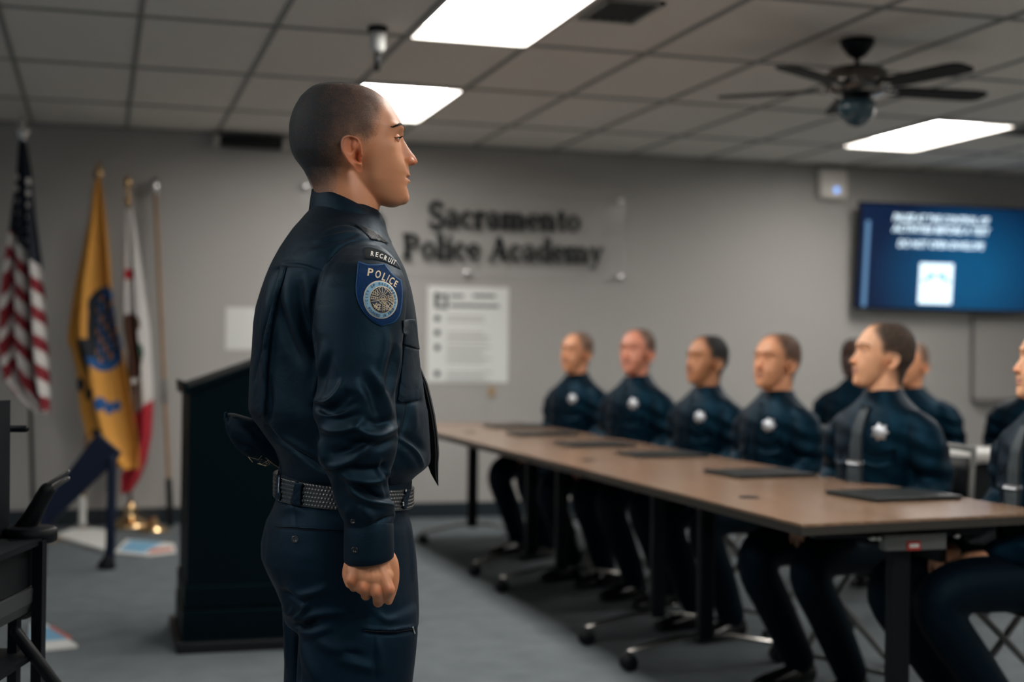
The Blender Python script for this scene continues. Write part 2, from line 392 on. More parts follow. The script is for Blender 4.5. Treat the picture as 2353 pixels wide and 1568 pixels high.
def serif_word(s, size):
    mb = MB(); x = 0
    for ch in s:
        w, st = GL[ch]
        for pts, wd in st:
            P = np.array(pts, float)+[x, 0]; T = np.gradient(P, axis=0); T /= np.linalg.norm(T, axis=1)[:, None]+1e-9
            n = np.stack([-T[:, 1], T[:, 0]], -1)*(wd+.028)/2; k = len(P)
            V = [[*(q), z] for z in (0, .02) for q in np.vstack([P+n, P-n])]
            F = []
            for i in range(k-1):
                F.append([i, i+1, k+i+1, k+i]); F.append([2*k+i, 3*k+i, 3*k+i+1, 2*k+i+1])
                F.append([i, 2*k+i, 2*k+i+1, i+1]); F.append([k+i, k+i+1, 3*k+i+1, 3*k+i])
            F += [[0, k, 3*k, 2*k], [k-1, 3*k-1, 4*k-1, 2*k-1]]
            mb.add(V, F)
        x += w
    V = np.concatenate(mb.V); return V*size, mb.F, x*size

# wall sign: clear acrylic board with cut letters on stand-offs
L0 = ony(700, 436, WALLY-.04); L1 = ony(1427, 461, WALLY-.04); L2 = ony(1425, 637, WALLY-.04)
sx0, sx1, sz1, sz0 = L0[0]-.03, L1[0]+.03, L1[2]+.03, L2[2]-.03
e = empty('wall_sign', ((sx0+sx1)/2, WALLY-.04, (sz0+sz1)/2), 'clear acrylic wall sign with black serif letters naming the academy', 'sign')
gm = bpy.data.materials.new('acrylic'); gm.use_nodes = True; nt = gm.node_tree
b_ = nt.nodes['Principled BSDF']; b_.inputs['Base Color'].default_value = (.72, .72, .70, 1); b_.inputs['Roughness'].default_value = .08; b_.inputs['Alpha'].default_value = .07
MB().box((0, 0, 0), (sx1-sx0, .008, sz1-sz0)).build('board', gm, e, label='clear acrylic board')
for cx_ in (-(sx1-sx0)/2+.035, 0, (sx1-sx0)/2-.035):
    for cz_ in (-(sz1-sz0)/2+.03, (sz1-sz0)/2-.03):
        if cx_ == 0 and cz_ > 0: continue
        mb = MB(); V, F = loft([circ(0, 0, z, r, 16) for r, z in [(.02, -.008), (.024, -.004), (.024, .016), (.01, .018), (.01, .04)]])
        mb.add(np.stack([V[:, 0]+cx_, V[:, 2]-.012, V[:, 1]+cz_], -1), F); mb.build('standoff', M['silver'], e, True)
ink = mat('sign_ink', (.006, .010, .013), .35)
for word, (xa, xb, yb, hh) in {'Sacramento': (982, 1334, 524, 1), 'Police Academy': (924, 1386, 596, 1)}.items():
    A = ony(xa, yb, WALLY-.05); B = ony(xb, yb, WALLY-.05)
    V, F, wd = serif_word(word, 1.0); s = (B[0]-A[0])/wd
    ztop = ony(xa, yb-58, WALLY-.05)[2]; zb = ony(xa, yb-4, WALLY-.05)[2]; sz = (ztop-zb)/.70
    P = np.stack([A[0]+V[:, 0]*s, WALLY-.052-V[:, 2]*.4, zb+V[:, 1]*sz], -1)
    # each letter line hangs straight on the board
    mesh_obj('lettering', P, F, ink, e, world=True, label='black serif lettering reading '+word)
c_ = ony(851, 515, WALLY-.05)
mb = MB(); V, F = loft([circ(0, 0, z, .105, 28) for z in (0, .01)]); mb.add(np.stack([V[:, 0]+c_[0], -V[:, 2]+c_[1], V[:, 1]+c_[2]], -1), F)
mb.build('emblem', ink, e, world=True, label='round black emblem mostly hidden behind the neck')

# poster of rules
P0 = ony(983, 657, WALLY); P1 = ony(1166, 880, WALLY)
px_, pz_ = (P0[0]+P1[0])/2, (P0[2]+P1[2])/2; pw, ph = P1[0]-P0[0], P0[2]-P1[2]
e = empty('wall_poster', (px_, WALLY-.004, pz_), 'white poster with heading and four black bullets below the wall sign', 'poster')
MB().box((0, 0, 0), (pw, .006, ph)).build('sheet', mat('poster_paper', (.80, .82, .79), .55), e)
grey_ink = mat('poster_ink', (.10, .10, .10), .6); pale_ink = mat('poster_pale_ink', (.40, .40, .385), .6)
def lines(rows, matl, name, lab):
    for (x0, x1, y, h) in rows:
        mb = MB()
        a = ony(x0, y, WALLY); c = ony(x1, y, WALLY); hz = h*.00315
        x = a[0]
        while x < c[0]:
            w = random.uniform(.012, .04); w = min(w, c[0]-x)
            mb.box((x+w/2, WALLY-.0085, a[2]), (w+.001, .003, hz)); x += w
        mb.build(name, matl, e, world=True, label=lab)
lines([(1034, 1064, 680, 6), (1086, 1138, 680, 6), (1034, 1146, 702, 6)], grey_ink, 'heading_line', 'dark grey heading line')
rows = []
for y0, n in ((728, 2), (765, 3), (797, 5), (855, 3)):
    for k in range(n): rows.append((1026, 1130-random.randint(0, 25), y0+k*9, 2.5))
lines(rows, pale_ink, 'text_line', 'pale grey line of small text')
mb = MB()
mb.box((*ony(1003, 680, WALLY-.008)[:1], WALLY-.0085, ony(1003, 680, WALLY)[2]), (.035, .003, .028)); 
for (x, y, w, h) in ((1003, 690, 10, 34), (1012, 680, 22, 6), (1012, 706, 22, 6), (1024, 693, 8, 34)):
    q = ony(x, y, WALLY); mb.box((q[0], WALLY-.0087, q[2]), (w*.0033, .003, h*.0032))
mb.build('poster_symbol', grey_ink, e, world=True, label='dark square symbol at the poster corner')
for y in (732, 765, 799, 859):
    q = ony(1004, y, WALLY); mb = MB(); V, F = loft([circ(0, 0, z, .021, 16) for z in (0, .003)])
    mb.add(np.stack([V[:, 0]+q[0], WALLY-.0075-V[:, 2], V[:, 1]+q[2]], -1), F); mb.build('bullet', ink, e, world=True)
q0, q1 = ony(519, 706, WALLY), ony(590, 805, WALLY)
o = MB().box(((q0[0]+q1[0])/2, WALLY-.004, (q0[2]+q1[2])/2), (q1[0]-q0[0], .006, q0[2]-q1[2])).build('paper_sheet', M['white'])
setp(o, 'blank white sheet on the wall behind the standing recruit\'s back', 'paper')
q = ony(1129, 900, WALLY); o = MB().bbox((q[0], WALLY-.008, q[2]), (.05, .014, .07), .005).build('thermostat', mat('ochre_plate', (.42, .30, .16), .6)); setp(o, 'small ochre plate on the wall under the bulleted poster', 'wall plate')
# wireless wall box with blue light
e = empty('wall_speaker', (5.42, WALLY-.05, 2.515), 'rounded white wall box with a blue light left of the television', 'wall device')
MB().bbox((0, 0, 0), (.235, .09, .235), .03).build('housing', mat('device_white', (.85, .80, .74), .5), e, True)
V, F = loft([circ(0, 0, z, .022, 16) for z in (0, .006)]); MB().add(np.stack([V[:, 0]+.015, -V[:, 2]-.044, V[:, 1]-.05], -1), F).build('indicator', mat('blue_led', (.1, .3, .9), .4, emis=(.22, .42, .95), estr=1.6), e, label='glowing blue indicator')

# television
a, b, c = ony(1964, 462, 9.72), ony(1957, 710, 9.78), ony(2352, 708, 9.78)
tw = 1.55; th = a[2]-b[2]; tilt = R_(5)
e = empty('television', (b[0]+tw/2+.01, 9.74, (a[2]+b[2])/2), 'large wall television showing a blue slide with white text', 'television')
def tvp(V): M3 = np.array(Matrix.Rotation(tilt, 3, 'X')); return np.asarray(V)@M3.T
mb = MB(); mb.bbox((0, 0, 0), (tw, .04, th), .006); mb.V = [tvp(v) for v in mb.V]; mb.build('bezel', M['black'], e)
mb = MB(); mb.box((0, .07, 0), (.5, .09, .4)); mb.build('wall_mount', M['black'], e)
scr = bpy.data.materials.new('tv_slide'); scr.use_nodes = True; nt = scr.node_tree; bs = nt.nodes['Principled BSDF']
tc = nt.nodes.new('ShaderNodeTexCoord'); gr = nt.nodes.new('ShaderNodeTexGradient'); gr.gradient_type = 'SPHERICAL'; mp = nt.nodes.new('ShaderNodeMapping')
mp.inputs['Location'].default_value = (-.25, 0, .2); mp.inputs['Scale'].default_value = (1.15, 1.3, 1.5)
nt.links.new(tc.outputs['Object'], mp.inputs[0]); nt.links.new(mp.outputs[0], gr.inputs[0])
cr = nt.nodes.new('ShaderNodeValToRGB'); cr.color_ramp.elements[0].color = (.0, .010, .045, 1); cr.color_ramp.elements[1].color = (.0, .085, .22, 1)
cr.color_ramp.elements[1].position = .8
nt.links.new(gr.outputs[1], cr.inputs[0]); nt.links.new(cr.outputs[0], bs.inputs['Emission Color']); bs.inputs['Emission Strength'].default_value = 1.0
bs.inputs['Base Color'].default_value = (.003, .004, .006, 1); bs.inputs['Roughness'].default_value = .25
def tvbox(cx, cz, w, h, d, name, m_, label=None):
    mb = MB(); mb.box((cx, -.0215-d, cz), (w, .002, h)); mb.V = [tvp(v) for v in mb.V]; return mb.build(name, m_, e, label=label)
tvbox(0, 0, tw-.03, th-.03, 0, 'screen', scr, 'glowing dark blue slide')
em = lambda n, c_, s: mat(n, (0, 0, 0), .5, emis=c_, estr=s)
wt = em('slide_white', (.66, .82, .92), 1.9); bl = em('slide_blue', (.14, .50, .78), 1.0); bar_ = em('slide_bar', (.14, .30, .52), .9)
sc_ = (th)/250.0     # metres per photo pixel on the screen
def tvpx(x, y): return -tw/2+(x-1960+(y-586)*.05)*sc_*1.0, -(y-586-(x-1960)*.004)*sc_
for s, y, wpx in (('PAUSE AT THE CONTROL OF', 497, 258), ('ACTIVITIES BEFORE A TEST', 522, 262), ('DO NOT OPEN ENVELOPE', 557, 232)):
    V, F = text_flat(s, 1, .02, shear=.2); w0 = V[:, 0].max()-V[:, 0].min(); h0 = V[:, 1].max()-V[:, 1].min()
    cx, cz = tvpx(2180, y); V = V/[w0, h0, 1]*[wpx*sc_, 17*sc_, 1]
    P = tvp(np.stack([V[:, 0]+cx, np.full(len(V), -.0245), V[:, 1]+cz], -1)); mesh_obj('slide_text', P, F, wt, e, label='white text reading '+s)
cx, cz = tvpx(2168, 648)
mb = MB(); mb.bbox((cx, -.0235, cz), (90*sc_, .003, 96*sc_), .0012); V = mb.V[0]
mb.V = [tvp(V)]; mb.build('slide_card', wt, e, label='white card on the slide')
for s in (-1, 1):
    mb = MB(); mb.box((cx+s*.045, -.0255, cz+.06), (.055, .002, .045)); mb.box((cx+s*.09, -.0255, cz+.03), (.075, .002, .025), ry=s*.6); mb.V = [tvp(v) for v in mb.V]; mb.build('emblem_wing', bl, e, label='pale blue wing of the emblem')
mb = MB(); mb.lathe((cx, -.0255, cz-.08), [(.018, -.001), (.018, .001)], 16, 'Y'); mb.V = [tvp(v) for v in mb.V]; mb.build('emblem_dot', bl, e, label='blue dot under the wings')
x_, z0_ = tvpx(1982, 605); tvbox(x_+.0, z0_, 10*sc_, 200*sc_, .002, 'slide_bar', bar_, 'pale blue vertical bar')
# whiteboard right of the television
q0, q1 = ony(2232, 730, WALLY), ony(2232, 920, WALLY)
bw = 1.3
e = empty('whiteboard', (q0[0]+bw/2, WALLY-.015, 1.18), 'pale board with thin grey frame on the wall under the television', 'board')
MB().box((0, .004, 0), (bw, .01, .66)).build('board', M['wall'], e)
f = MB()
for s in (-1, 1): f.box((s*bw/2, -.003, 0), (.02, .02, .68)).box((0, -.003, s*.33), (bw+.02, .02, .02))
f.build('frame', mat('board_frame', (.16, .155, .15), .5), e)
MB().box((0, -.03, -.345), (bw, .06, .02)).build('tray', mat('board_tray', (.2, .19, .18), .5), e)
# ------------------------------------------------------------------ conference tables
lam = bpy.data.materials.new('oak_laminate'); lam.use_nodes = True; nt = lam.node_tree; bs = nt.nodes['Principled BSDF']
tc = nt.nodes.new('ShaderNodeTexCoord'); mp = nt.nodes.new('ShaderNodeMapping'); mp.inputs['Scale'].default_value = (26, 1.6, 1); nt.links.new(tc.outputs['Object'], mp.inputs[0])
n1 = nt.nodes.new('ShaderNodeTexNoise'); n1.inputs['Scale'].default_value = 1.4; n1.inputs['Detail'].default_value = 6; nt.links.new(mp.outputs[0], n1.inputs[0])
cr = nt.nodes.new('ShaderNodeValToRGB'); cr.color_ramp.elements[0].color = (.195, .118, .074, 1); cr.color_ramp.elements[1].color = (.290, .188, .125, 1)
cr.color_ramp.elements[0].position = .3; cr.color_ramp.elements[1].position = .72
nt.links.new(n1.outputs[0], cr.inputs[0]); nt.links.new(cr.outputs[0], bs.inputs['Base Color']); bs.inputs['Roughness'].default_value = .24; bs.inputs['Specular IOR Level'].default_value = .5
M['lam'] = lam
M['edge'] = mat('table_edge', (.035, .030, .024), .5)
def prism(outl, z0, z1):
    n = len(outl); V = [[x, y, z1] for x, y in outl]+[[x, y, z0] for x, y in outl]
    F = [list(range(n)), [n+i for i in range(n)][::-1]]+[[i, n+i, n+(i+1) % n, (i+1) % n] for i in range(n)]
    return V, F
def table(outl, posts, label, grom, bracket=False, xm=2.24):
    cx = sum(p[0] for p in outl)/4; cy = sum(p[1] for p in outl)/4
    e = empty('conference_table', (cx, cy, 0), label, 'table', group='oak tables set end to end')
    V, F = prism(outl, .732, .740); MB().add(V, F).build('tabletop', lam, e, world=True)
    V, F = prism(outl, .708, .7315); MB().add(V, F).build('edge_band', M['edge'], e, world=True)
    for gx, gy in grom:
        mb = MB(); mb.lathe((gx, gy, 0), [(.026, .739), (.034, .7405), (.034, .7425), (.028, .743), (.026, .7415)], 20); mb.build('cable_grommet', M['black'], e, True, world=True)
    y0, y1 = min(posts), max(posts)
    MB().box((xm, (y0+y1)/2, .685), (.05, y1-y0, .035)).build('underframe', M['blackmetal'], e, world=True)
    MB().box((xm+.2, (y0+y1)/2, .64), (.02, y1-y0-.15, .12)).build('modesty_panel', M['black'], e, world=True)
    for y in posts:
        MB().bbox((xm, y, .40), (.062, .045, .60), .008).build('leg', M['blackmetal'], e, label='black square table post', world=True)
        MB().bbox((xm, y, .69), (.56, .05, .03), .006).build('top_bracket', M['blackmetal'], e, world=True)
        mb = MB(); mb.tube([(xm-.31, y, .075), (xm-.1, y, .115), (xm, y, .12), (xm+.1, y, .115), (xm+.31, y, .075)], [(.010, .018)]*5, 10, up=[0, 0, 1])
        ft = mb.build('foot', M['chrome'], e, True, label='polished metal foot', world=True)
        for s in (-1, 1):
            mb = MB()
            for d in (-.016, .016): mb.lathe((xm+s*.31, y+d, .033), [(.004, -.009), (.031, -.009), (.033, 0), (.031, .009), (.004, .009)], 18, 'Y')
            mb.tube([(xm+s*.31, y, .035), (xm+s*.31, y, .08)], .009, 8); mb.build('caster', M['black'], ft, True, world=True)
    if bracket:
        b = MB().bbox((xm+.02, y0-.045, .665), (.20, .04, .05), .006).build('latch_bracket', M['greymetal'], e, label='grey metal latch bracket', world=True)
        c = MB().box((xm+.01, y0-.066, .655), (.045, .003, .026)).build('warning_label', M['redlab'], b, world=True)
        c = MB().box((xm+.01, y0-.068, .655), (.03, .003, .010)).build('label_print', M['white'], b, world=True)
        for s in (-.135, -.115, .14): 
            c = MB().lathe((xm+.02+s, y0-.05, .678), [(.003, -.012), (.009, -.01), (.009, .01)], 12, 'Y').build('screw', M['chrome'], b, True, world=True)
    return e
TZ = .74
tb1 = table([(1.83, 3.47), (2.72, 3.60), (2.655, 5.25), (1.83, 5.25)], (3.66, 5.02), 'nearest oak laminate table, its corner and latch bracket facing the camera', [(2.0, 4.15)], True)
tb2 = table([(1.83, 5.255), (2.655, 5.255), (2.645, 7.03), (1.81, 7.03)], (5.50, 6.78), 'middle oak laminate table of the row', [(2.0, 5.7)])
tb3 = table([(1.81, 7.035), (2.645, 7.035), (2.62, 8.8), (1.79, 8.8)], (7.30, 8.55), 'farthest oak laminate table of the row, its end by the wall poster', [(2.0, 7.7)])

# leather folders lying flat, one per seat
FOLD = [((2052, 1143), .10, 'black folder on the nearest table in front of the closest full-view recruit'),
        ((1745, 1092), .10, 'black folder on the table in front of the recruit with the light forehead'),
        ((1520, 1048), .05, 'black folder in front of the dark-haired recruit at the middle table'),
        ((1365, 1025), .0, 'third black folder from the far end of the table row'),
        ((1245, 1000), .0, 'second black folder from the far end of the table row'),
        ((1185, 982), .0, 'black folder farthest away at the far end of the table row')]
for (p, rz, lab) in FOLD:
    q = onz(*p, TZ)
    e = empty('leather_folder', (q[0], q[1], TZ+.003), lab, 'folder', rz, group='black folders on the tables')
    MB().bbox((0, 0, .006), (.34, .27, .012), .004).build('cover', M['leather'], e)
    MB().box((0, 0, .0), (.33, .26, .006)).build('pages', mat('folder_pages', (.05, .055, .055), .6) if 'pg' not in M else M['pg'], e); M['pg'] = e.children[-1].data.materials[0]

# ------------------------------------------------------------------ lectern
lx0, lx1, ly0, ly1 = .345, .95, 5.72, 6.25
e = empty('lectern', ((lx0+lx1)/2, (ly0+ly1)/2, 0), 'tall black lectern with sloped top behind the standing recruit', 'lectern')
def prof_xz(prof, y0, y1):
    n = len(prof); V = [[x, y0, z] for x, z in prof]+[[x, y1, z] for x, z in prof]
    return V, [list(range(n)), [n+i for i in range(n)][::-1]]+[[i, n+i, n+(i+1) % n, (i+1) % n] for i in range(n)]
lm = mat('lectern_laminate', (.0006, .0025, .0036), .5, spec=.12, tint=(.4, .8, 1))
V, F = prof_xz([(lx0, .26), (lx1, .26), (lx1, 1.08), (.80, 1.165), (.70, 1.16), (lx0, 1.022)], ly0, ly1); MB().add(V, F).build('cabinet', lm, e, world=True)
MB().bbox(((lx0+lx1)/2, (ly0+ly1)/2, .215), (lx1-lx0+.02, ly1-ly0+.02, .09), .006).build('skirt', lm, e, world=True)
MB().bbox(((lx0+lx1)/2, (ly0+ly1)/2, .10), (lx1-lx0+.03, ly1-ly0+.03, .13), .006).build('plinth', lm, e, world=True)
MB().bbox(((lx0+lx1)/2, (ly0+ly1)/2, .022), (lx1-lx0+.08, ly1-ly0+.08, .044), .006).build('base_board', M['black'], e, world=True)
V, F = prof_xz([(lx0-.02, 1.012), (.70, 1.155), (.705, 1.175), (lx0-.01, 1.04), (lx0-.012, 1.06), (lx0-.024, 1.06)], ly0-.02, ly1+.02); MB().add(V, F).build('reading_board', lm, e, world=True)

# ------------------------------------------------------------------ flags
FM = [mat('flag_navy', (.008, .014, .028), .8), mat('flag_red', (.22, .012, .022), .8), mat('flag_white', (.62, .60, .58), .8),
      mat('flag_gold', (.74, .35, .06), .75), mat('flag_blue', (.012, .10, .30), .8), mat('flag_dark', (.012, .016, .022), .8),
      mat('flag_orange', (.45, .16, .07), .8), mat('flag_brown', (.075, .028, .016), .8), mat('flag_green', (.02, .09, .05), .8), mat('flag_scarlet', (.42, .015, .03), .8),
      mat('flag_teal', (.02, .12, .16), .8)]
def flag_cloth(rows, Z, pattern, e, folds, amp, name, label, NU=84, NV=170):
    rows = np.array(rows, float); ys = np.linspace(rows[0, 0], rows[-1, 0], NV)
    Lx = np.interp(ys, rows[:, 0], rows[:, 1]); Rx = np.interp(ys, rows[:, 0], rows[:, 2]); V = []; PX = []
    for i, y in enumerate(ys):
        k = i/(NV-1); A = amp*min(1, .25+1.2*k)
        for u in np.linspace(0, 1, NU):
            # folded cloth: u runs along the zig-zag, x is its projection
            ph = 2*np.pi*folds*u+.9*math.sin(3*k+u*2)
            x = Lx[i]+(Rx[i]-Lx[i])*(u+.035*math.sin(ph)/folds*2)
            dy = A*math.sin(ph)+.3*A*math.sin(2.3*ph+1)
            P = atZ(x, y, Z); V.append(P+np.array([math.sin(YAW), math.cos(YAW), 0])*dy); PX.append((x, y))
    F = []; mi = []; PX = np.array(PX)
    for i in range(NV-1):
        for j in range(NU-1):
            a = i*NU+j; F.append([a, a+1, a+NU+1, a+NU]); c = PX[[a, a+1, a+NU, a+NU+1]].mean(0); mi.append(pattern(c[0], c[1]))
    o = mesh_obj(name, V, F, FM, e, True, label, mi, world=True)
    md = o.modifiers.new('thick', 'SOLIDIFY'); md.thickness = .003
    return o
def pole(e, p0, p1, r, m_, name='pole'): mb = MB(); mb.tube([p0, p1], r, 14, round_ends=False) if False else mb.tube([p0, p1], r, 14); return mb.build(name, m_, e, True, world=True)
def ball_finial(e, P, axis, m_, prof, name='finial'):
    V, F = loft([circ(0, 0, z, max(r, 1e-4), 18) for r, z in prof]); z = np.array(axis, float); z /= np.linalg.norm(z)
    x = np.cross([0, 1, 0], z); x /= np.linalg.norm(x); y = np.cross(z, x); V = V@np.stack([x, y, z])+P
    return MB().add(V, F).build(name, m_, e, True, world=True)
# US flag
Z = 8.7
b0 = atZ(78, 1215, Z); t0 = atZ(52, 322, Z); b0 = b0+(t0-b0)*((0.0-b0[2])/(t0[2]-b0[2]))
e = empty('national_flag', (b0[0], b0[1], 0), 'stars and stripes flag hanging furled on its pole at the left edge', 'flag')
pole(e, b0, t0, .013, mat('pole_dark', (.03, .03, .03), .3, metal=.6)); ball_finial(e, t0, t0-b0, M['silver'], [(.012, -.02), (.028, 0), (.02, .012), (.05, .04), (.052, .06), (.02, .085), (.03, .11), (.006, .15)])
def us(x, y):
    p = y-1.25*(x-60)
    if p < 578-max(0, (50-x))*.3:
        for k in range(7):
            for dx in (0, -26):
                if (x-(64+dx-k*.6))**2/36+(y-(418+k*27+dx*.4))**2/64 < 1 and x > 38: return 2
        return 0
    if x < 28 and p > 640: return 2 if ((p+x*3.4-575) % 70) < 26 else 1
    return 2 if ((p-578) % 62) < 33 else 1
flag_cloth([(322, 44, 60), (400, 36, 73), (500, 22, 80), (600, 6, 92), (700, -6, 100), (800, -12, 104), (870, 0, 108), (905, 30, 110), (948, 88, 108)], Z-.05, us, e, 3.4, .055, 'flag_cloth', 'star field above slanting red and white stripes')
ball_finial(e, b0+np.array([0, 0, .0]), [0, 0, 1], M['brass'], [(.15, 0), (.15, .015), (.05, .04), (.03, .07), (.02, .12)], 'base')
# city flag
Z = 9.2
b0 = atZ(189, 1222, Z); t0 = atZ(226, 412, Z); b0 = b0+(t0-b0)*((0.0-b0[2])/(t0[2]-b0[2]))
e = empty('department_flag', (b0[0], b0[1], 0), 'golden yellow flag with blue seal furled beside the stars and stripes', 'flag')
pole(e, b0, t0, .012, M['wood']); ball_finial(e, t0, t0-b0, M['brass'], [(.012, -.02), (.02, 0), (.034, .02), (.036, .05), (.02, .075), (.006, .12)])
mb = MB(); mb.tube([b0+np.array([0, 0, .02]), b0+np.array([.0, 0, .21])], .022, 14); mb.build('socket', M['white'], e, True, world=True, label='white pole socket')
ball_finial(e, b0, [0, 0, 1], M['silver'], [(.08, 0), (.08, .01), (.05, .03), (.03, .05)], 'base')
def gold(x, y):
    cx, cy = 240, 757; r = math.hypot((x-cx)/50, (y-cy)/97)
    if x > 203 and r < 1:
        if r > .80: return 4 if x > 232 or y > 820 else 0
        h = math.sin(x*.31+2)*math.sin(y*.13+x*.07)
        if x < 222: return 5
        if h > .45: return 6
        if h > .1: return 10
        return 0 if h > -.35 else 4
    if y > 780 and x < 212 and y < 860-0*(x): return 5 if x > 176 and r < 1.35 else 3
    for (bx, by, rx, ry) in ((181, 885, 10, 16), (206, 905, 14, 16), (234, 928, 12, 15), (252, 938, 9, 14), (268, 934, 8, 13), (222, 996, 16, 10), (250, 660, 5, 7)):
        if ((x-bx)/rx)**2+((y-by)/ry)**2 < 1: return 0 if bx < 230 else 4
    return 3
flag_cloth([(412, 219, 234), (450, 211, 239), (500, 203, 247), (550, 191, 253), (600, 180, 258), (650, 168, 262), (700, 159, 268), (750, 150, 276), (785, 146, 286), (800, 154, 289), (850, 168, 298), (900, 171, 305), (950, 178, 312), (1000, 193, 319), (1040, 225, 322), (1078, 272, 319)],
           Z-.05, gold, e, 1.7, .05, 'flag_cloth', 'golden cloth with round blue seal')
# state flag
Z = 9.40
b0 = atZ(299, 1222, Z); t0 = atZ(294, 478, Z); b0 = b0+(t0-b0)*((0.0-b0[2])/(t0[2]-b0[2]))
e = empty('state_flag', (b0[0], b0[1], 0), 'white flag with red star, brown bear and red bottom stripe, furled', 'flag')
pole(e, b0, t0, .012, mat('pole_dark2', (.03, .03, .03), .3, metal=.5)); ball_finial(e, t0, t0-b0, M['brass'], [(.012, -.02), (.012, .02), (.026, .035), (.026, .06), (.012, .075), (.012, .12), (.024, .15), (.03, .18), (.006, .22)])
ball_finial(e, b0, [0, 0, 1], M['brass'], [(.15, 0), (.155, .02), (.10, .05), (.06, .06), (.035, .09), (.05, .12), (.03, .15), (.018, .18)], 'base')
def cal(x, y):
    if ((x-297)/11)**2+((y-631)/13)**2 < 1: return 9
    if y > 935+ (330-x)*.9 or (y > 955 and x > 300): return 9
    for (bx, by, rx, ry) in ((300, 745, 24, 24), (298, 785, 22, 30), (308, 835, 20, 36)):
        if ((x-bx)/rx)**2+((y-by)/ry)**2 < 1: return 7
    if ((x-322)/10)**2+((y-812)/22)**2 < 1: return 8
    if y > 880 and x < 316: return 7
    return 2
flag_cloth([(480, 289, 303), (520, 285, 314), (560, 283, 320), (620, 280, 328), (700, 277, 335), (760, 280, 340), (850, 296, 343), (920, 300, 346), (1000, 296, 342), (1060, 285, 331), (1100, 274, 316), (1132, 278, 296)],
           Z-.05, cal, e, 2.3, .05, 'flag_cloth', 'white cloth with star and bear, red at the foot')
# wooden pole with silver tip leaning on the wall
t0 = ony(357, 445, 9.8); b0 = ony(392, 1200, 9.72); b0[2] = 0.02
e = empty('flag_pole', (b0[0], b0[1], 0), 'bare light wooden flag pole with silver tip leaning by the lectern', 'pole')
pole(e, b0+(t0-b0)*.13, t0, .013, M['wood']); ball_finial(e, t0, t0-b0, M['silver'], [(.016, -.01), (.022, 0), (.034, .02), (.036, .07), (.02, .10)])
mid = b0+(t0-b0)*.40; d = (t0-b0)/np.linalg.norm(t0-b0)
mb = MB(); mb.tube([mid-d*.07, mid+d*.07], .018, 12); mb.build('sleeve', M['greymetal'], e, True, world=True, label='grey metal joining sleeve')
mb = MB(); mb.tube([b0, b0+(t0-b0)*.13], .022, 12); mb.build('foot_tube', M['black'], e, True, world=True)
# brass stand pieces beside
q = onz(345, 1222, 0); 
o = MB().lathe((q[0]+.02, q[1], 0), [(.10, 0), (.10, .015), (.04, .04), (.02, .09)], 20).build('stand_base', M['brass'], None, True); setp(o, 'round brass flag stand base near the foot of the wooden pole', 'stand base')

# papers on the floor
def sheet(poly, m_, name, lab, cat, th=.004, extra=()):
    pts = [onz(x, y, 0)[:2] for x, y in poly]; c = np.mean(pts, 0)
    e = empty(name, (c[0], c[1], 0), lab, cat)
    V, F = prism([tuple(p) for p in pts], .001, .001+th); MB().add(V, F).build('page', m_, e, world=True)
    for k, (pl, mm, nm) in enumerate(extra):
        V, F = prism([tuple(onz(x, y, 0)[:2]) for x, y in pl], .001+th, .002+th+.001*k); MB().add(V, F).build(nm, mm, e, world=True)
sheet([(128, 1238), (178, 1216), (248, 1226), (240, 1272)], M['white'], 'paper_stack', 'white paper pad on the carpet under the yellow flag', 'paper', .02)
sheet([(262, 1272), (290, 1242), (400, 1252), (404, 1272), (340, 1280)], M['white'], 'brochure', 'pale blue printed brochure on the carpet beside the lectern', 'brochure', .006,
      [([(272, 1268), (300, 1245), (372, 1250), (330, 1274)], M['bluepap'], 'printed_area'), ([(338, 1276), (350, 1266), (395, 1262), (398, 1268)], M['redpap'], 'printed_strip')])
sheet([(60, 1502), (70, 1440), (108, 1442), (178, 1490)], M['white'], 'magazine', 'blue covered magazine on the carpet near the black cart', 'magazine', .012,
      [([(66, 1478), (72, 1444), (104, 1446), (160, 1476), (100, 1482)], M['bluepap'], 'printed_area'), ([(112, 1450), (120, 1448), (166, 1474), (158, 1477)], M['redpap'], 'printed_strip')])

# ------------------------------------------------------------------ navy display board on one leg
Z = 6.6
FWD = np.array([math.sin(YAW), math.cos(YAW), 0])
def slab(poly, Z, th, outward=0):
    a = [atZ(x, y, Z) for x, y in poly]; n = len(a); V = a+[p+FWD*th for p in a]
    return V, [list(range(n)), [n+i for i in range(n)][::-1]]+[[i, n+i, n+(i+1) % n, (i+1) % n] for i in range(n)]
nv = mat('navy_board', (.0035, .011, .034), .6, spec=.3)
# the leg meets the carpet where the photo shows its foot
ft = onz(250, 1308, 0); Zf = float((ft-CAM)@CD)
e = empty('folding_easel', (ft[0], ft[1], 0), 'navy blue folded easel with tilted panel and one leg on the carpet', 'easel')
V, F = slab([(100, 1158), (222, 997), (275, 1042), (262, 1062), (104, 1215)], Zf, .05); MB().add(V, F).build('panel', nv, e, world=True, label='tilted navy panel')
mb = MB(); mb.tube([atZ(258, 1055, Zf-.01), atZ(254, 1250, Zf-.01), ft+[0, 0, .02]], [(.024, .02), (.026, .02), (.03, .022)], 12); mb.build('leg', nv, e, True, world=True)
mb = MB(); mb.tube([ft+[-.01, 0, .02], ft+[0, 0, .06]], [.05, .03], 14); mb.build('foot', M['black'], e, True, world=True)
mb = MB(); mb.tube([atZ(102, 1190, Zf), onz(96, 1330, 0)+[0, 0, .02]], .02, 12); mb.build('rear_leg', nv, e, True, world=True)

